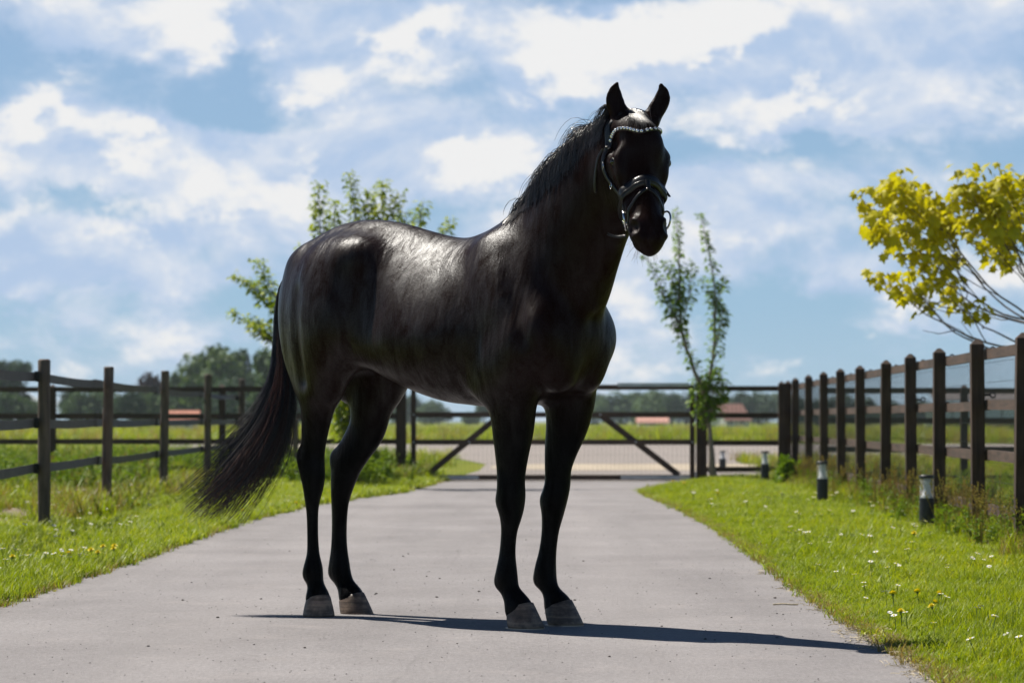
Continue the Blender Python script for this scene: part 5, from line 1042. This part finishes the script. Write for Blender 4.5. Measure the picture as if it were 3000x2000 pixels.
# tail, swept out behind by the wind (points in the world, then turned into the horse's axes)
def to_local(Pw): d = np.asarray(Pw) - np.array([HORSE_O[0], HORSE_O[1], 0]); return np.stack([HC * d[..., 0] + HS * d[..., 1], -HS * d[..., 0] + HC * d[..., 1], d[..., 2]], -1)
cen = shoot_points([(-0.945, 12.55, 1.52), (-1.005, 12.60, 1.44), (-1.02, 12.61, 1.30), (-1.018, 12.60, 1.16), (-1.022, 12.58, 1.01), (-1.075, 12.56, .83), (-1.18, 12.54, .64), (-1.315, 12.53, .455)], 18)
wid = np.interp(np.linspace(0, 1, 18), [0, .15, .3, .42, .55, .7, .85, 1], [.018, .025, .032, .044, .074, .120, .142, .150]); side = np.array([0.80, 0.0, 0.60])
n = 3900; cl = rs.randint(0, 150, n); cu = rs.normal(0, .48, 150).clip(-1, 1); cv = rs.normal(0, .5, 150).clip(-1, 1); a = (cu[cl] + rs.normal(0, .16, n)).clip(-1.3, 1.3); bb = cv[cl] + rs.normal(0, .15, n); ln = rs.uniform(.62, 1.04, n) * (1 - .05 * np.abs(a)); sh = rs.rand(n) < .45; ln[sh] *= rs.uniform(.5, .92, sh.sum())
K = 18; U = np.linspace(0, 1, K)[None, :] * ln[:, None] * 17; i0 = np.minimum(U.astype(int), 16); fr = (U - i0)[..., None]; C = cen[i0] * (1 - fr) + cen[i0 + 1] * fr; Wd = np.interp(U, np.arange(18), wid); ten = unit(np.gradient(cen, axis=0))[i0]; sv = unit(np.cross(ten, np.array([0.0, 1.0, 0.0])))
S = C + sv * (-a[:, None] * Wd)[..., None] + np.array([0, 1.0, 0]) * (bb[:, None] * Wd * .55)[..., None]
ph = rs.rand(n, 1) * 6.28; S = S + sv * (np.sin(U * .9 + ph) * .0035 * (U / 17))[..., None] + np.cumsum(rs.normal(0, .0017, S.shape), 1) * (U / 17)[..., None]
S[..., 0] -= (np.maximum(0, U / 17 - .55) ** 2 * rs.uniform(-.1, .8, (n, 1)) * .8)
brown = ((a < -.35) & (rs.rand(n) < .55)).astype(int) if False else None
Sl = to_local(S); Rr = np.linspace(.0013, .00055, K)[None, :] * np.ones((n, 1))
edge_brown = ((a < .25) & (a > -1.1) & (rs.rand(n) < .42)); half = (U[edge_brown] > 9.0)
link('tail', strand_mesh('tail', Sl, Rr, [M['hair'], M['hair_brown']], mi=np.zeros(n, int)), horse)
Sb = Sl[edge_brown][:, 10:]; link('tail_streak', strand_mesh('tail_streak', Sb + np.array([0, -.022, 0]), (Rr[edge_brown][:, 10:] * np.clip((np.arange(K - 10)[None, :] - rs.uniform(0, 6, (int(edge_brown.sum()), 1))) / 2, .05, 1)), [M['hair_brown']]), horse)['label'] = 'reddish brown streak in the lower tail'
dock = MB(); dock.tube([tuple(x) for x in to_local(cen[:9])], list(np.linspace(.030, .012, 9)), 10); dock.build('tail_dock', M['hair'], parent=horse, smooth=True)
# whiskers on the chin
roots = np.array([hp(.55 + rs.uniform(-.05, .04), -.16 + rs.uniform(-.01, .03), rs.uniform(-.05, .045)) for _ in range(60)]); roots = np.array([tuple(bvh.find_nearest(Vector(r))[0]) for r in roots]); S = grow(roots, grad(roots) + np.array([0, 0, -.6]) + rs.normal(0, .3, (60, 3)), rs.uniform(.02, .055, 60), 5, .08)
M['whisker'] = simple('pale_whiskers', (0.25, 0.23, 0.22), 0.4); link('whiskers', strand_mesh('whiskers', S, np.full((60, 5), .0004), [M['whisker']]), horse)

# ---------------------------------------------------------------- bridle
bridle = tag(empty('bridle', (HORSE_O[0], HORSE_O[1], 0), HA), 'black leather snaffle bridle with a crystal set browband worn on the horse head', 'bridle')
def on_skin(P, off):
    out, nor = [], []
    for q in P:
        l, n_, _, _ = bvh.find_nearest(Vector(q)); 
        out.append(np.array(l)); nor.append(np.array(n_))
    nor = np.array(nor)
    for _ in range(3): nor[1:-1] = unit(nor[:-2] + nor[1:-1] * 2 + nor[2:])
    out = np.array(out)
    for _ in range(2): out[1:-1] = (out[:-2] + out[1:-1] * 2 + out[2:]) / 4
    return out + nor * off, nor
def strap(name, pts, w, th=0.004, off=0.0035, parent=None, mat='leather', n=40, dome=0.0, skin=True):
    P = shoot_points([tuple(p) for p in pts], n)
    if skin: P, N_ = on_skin(P, off)
    else:
        N_ = np.tile(HN, (n, 1))
    T = unit(np.gradient(P, axis=0)); Sd = unit(np.cross(T, N_)); N_ = np.cross(Sd, T); sec = [(-.5, 0), (-.5, .6), (-.28, 1.0 + dome), (0, 1.0 + 1.5 * dome), (.28, 1.0 + dome), (.5, .6), (.5, 0)]; v = []; f = []; q = len(sec)
    for i in range(n):
        for a, h in sec: v.append(P[i] + Sd[i] * a * w + N_[i] * (h * th - .001))
    for i in range(n - 1):
        for j in range(q): f.append((i * q + j, i * q + (j + 1) % q, (i + 1) * q + (j + 1) % q, (i + 1) * q + j))
    f += [tuple(range(q)), tuple((n - 1) * q + j for j in range(q - 1, -1, -1))]
    return MB().add(v, f).build(name, M[mat], parent=parent or bridle, smooth=True), P, N_
bb_, BP, BN = strap('browband', [hp(.115, -.110, -.10), hp(.075, -.065, -.10), hp(.070, -.020, -.085), hp(.095, .01, -.05), hp(.128, .02, 0), hp(.112, .01, .05), hp(.085, -.02, .085), hp(.085, -.065, .10), hp(.115, -.110, .10)], .016, n=64, off=.006)
cry = MB().lathe([(.0066, 0), (.0066, .002), (.0036, .0046), (.0008, .005)], 8).mesh('crystal', M['crystal'])
dd = np.r_[0, np.cumsum(np.linalg.norm(np.diff(BP, axis=0), axis=1))]
for x in np.arange(.03, dd[-1] - .03, .0150):
    i = min(int(np.searchsorted(dd, x)), 63); o = link('crystal', cry, bb_, tuple(BP[i] + BN[i] * .0035)); o.rotation_euler = Vector(BN[i]).to_track_quat('Z', 'Y').to_euler()
strap('headpiece', [hp(.10, -.115, -.10), hp(.04, -.09, -.085), hp(.015, -.06, -.03), hp(.012, -.055, 0), hp(.015, -.06, .03), hp(.04, -.09, .085), hp(.10, -.115, .10)], .030, n=40)
for sg in (-1, 1):
    strap('cheekpiece', [hp(.105, -.112, .11 * sg), hp(.20, -.135, .115 * sg), hp(.30, -.120, .10 * sg), hp(.38, -.105, .085 * sg), hp(.435, -.100, .080 * sg)], .016, n=34)
    for f_ in (.17, .27): 
        c = bvh.find_nearest(Vector(hp(f_, -.13, .11 * sg)))[0]; b_ = MB().tube([tuple(np.array(c) + HF * .013 * math.cos(a) + HN * .012 * math.sin(a) + HL * .006 * sg) for a in np.linspace(0, 6.283, 11)], .0022, 5); b_.build('buckle', M['steel'], parent=bridle, smooth=True)
    strap('throat_lash', [hp(.105, -.125, .11 * sg), hp(.16, -.19, .105 * sg), hp(.20, -.25, .08 * sg), hp(.205, -.30, .04 * sg)], .011, n=28)
    c = np.array(hp(.462, -.105, .083 * sg)); ring = MB().tube([tuple(c + HF * .038 * math.cos(a) + HN * .038 * math.sin(a) + HL * sg * .012 * math.sin(a)) for a in np.linspace(0, 6.283, 29)], .0040, 8); ring.build('bit_ring', M['steel'], parent=bridle, smooth=True)
    MB().tube([tuple(hp(.478, -.112, .050 * sg)), tuple(hp(.472, -.11, .075 * sg)), tuple(hp(.470, -.108, .088 * sg))], [.007, .008, .006], 8).build('bit_end', M['steel'], parent=bridle, smooth=True)
nb_ = [hp(.385, -.215, 0), hp(.375, -.20, -.05), hp(.372, -.15, -.09), hp(.362, -.10, -.10), hp(.345, -.05, -.09), hp(.333, -.01, -.055), hp(.330, .01, 0)]
nb_ = nb_ + [hp(.333, -.01, .055), hp(.345, -.05, .09), hp(.362, -.10, .10), hp(.372, -.15, .09), hp(.375, -.20, .05), hp(.385, -.215, 0.002)]
strap('noseband', nb_, .048, .006, .002, n=90, dome=.3); strap('noseband_piping', [p + HF * .008 for p in nb_], .008, .005, .007, n=90, dome=.3)
fl = [hp(.535, -.18, 0), hp(.515, -.165, -.05), hp(.49, -.125, -.08), hp(.45, -.075, -.085), hp(.405, -.03, -.06), hp(.378, .0, -.02), hp(.372, .01, 0), hp(.378, .0, .02), hp(.405, -.03, .06), hp(.45, -.075, .085), hp(.49, -.125, .08), hp(.515, -.165, .05), hp(.535, -.18, 0.002)]
strap('flash_strap', fl, .013, .004, .004, n=80); strap('flash_loop', [hp(.335, .01, .001), hp(.355, .012, 0), hp(.378, .012, 0)], .018, .004, .013, n=10)
strap('strap_end', [hp(.505, -.15, -.070), hp(.495, -.17, -.105), hp(.475, -.18, -.135)], .012, .003, n=10, skin=False)
strap('strap_end', [hp(.255, -.125, .098), hp(.29, -.12, .106), hp(.335, -.11, .118)], .010, .003, n=10, skin=False)

# ---------------------------------------------------------------- the air: faint haze that pales the far trees
hz = bpy.data.materials.new('haze_air'); hz.use_nodes = True; hn = hz.node_tree; hn.nodes.clear(); ho = hn.nodes.new('ShaderNodeOutputMaterial'); hv = hn.nodes.new('ShaderNodeVolumePrincipled'); hv.inputs['Color'].default_value = (0.80, 0.90, 1.0, 1); hv.inputs['Density'].default_value = 0.00018; hv.inputs['Anisotropy'].default_value = 0.2; hn.links.new(hv.outputs[0], ho.inputs['Volume'])
tag(MB().box((-920, -80, -1.0), (920, 1520, 16.0)).build('haze', hz), 'thin pale haze in the air over the fields', 'haze', kind='stuff')
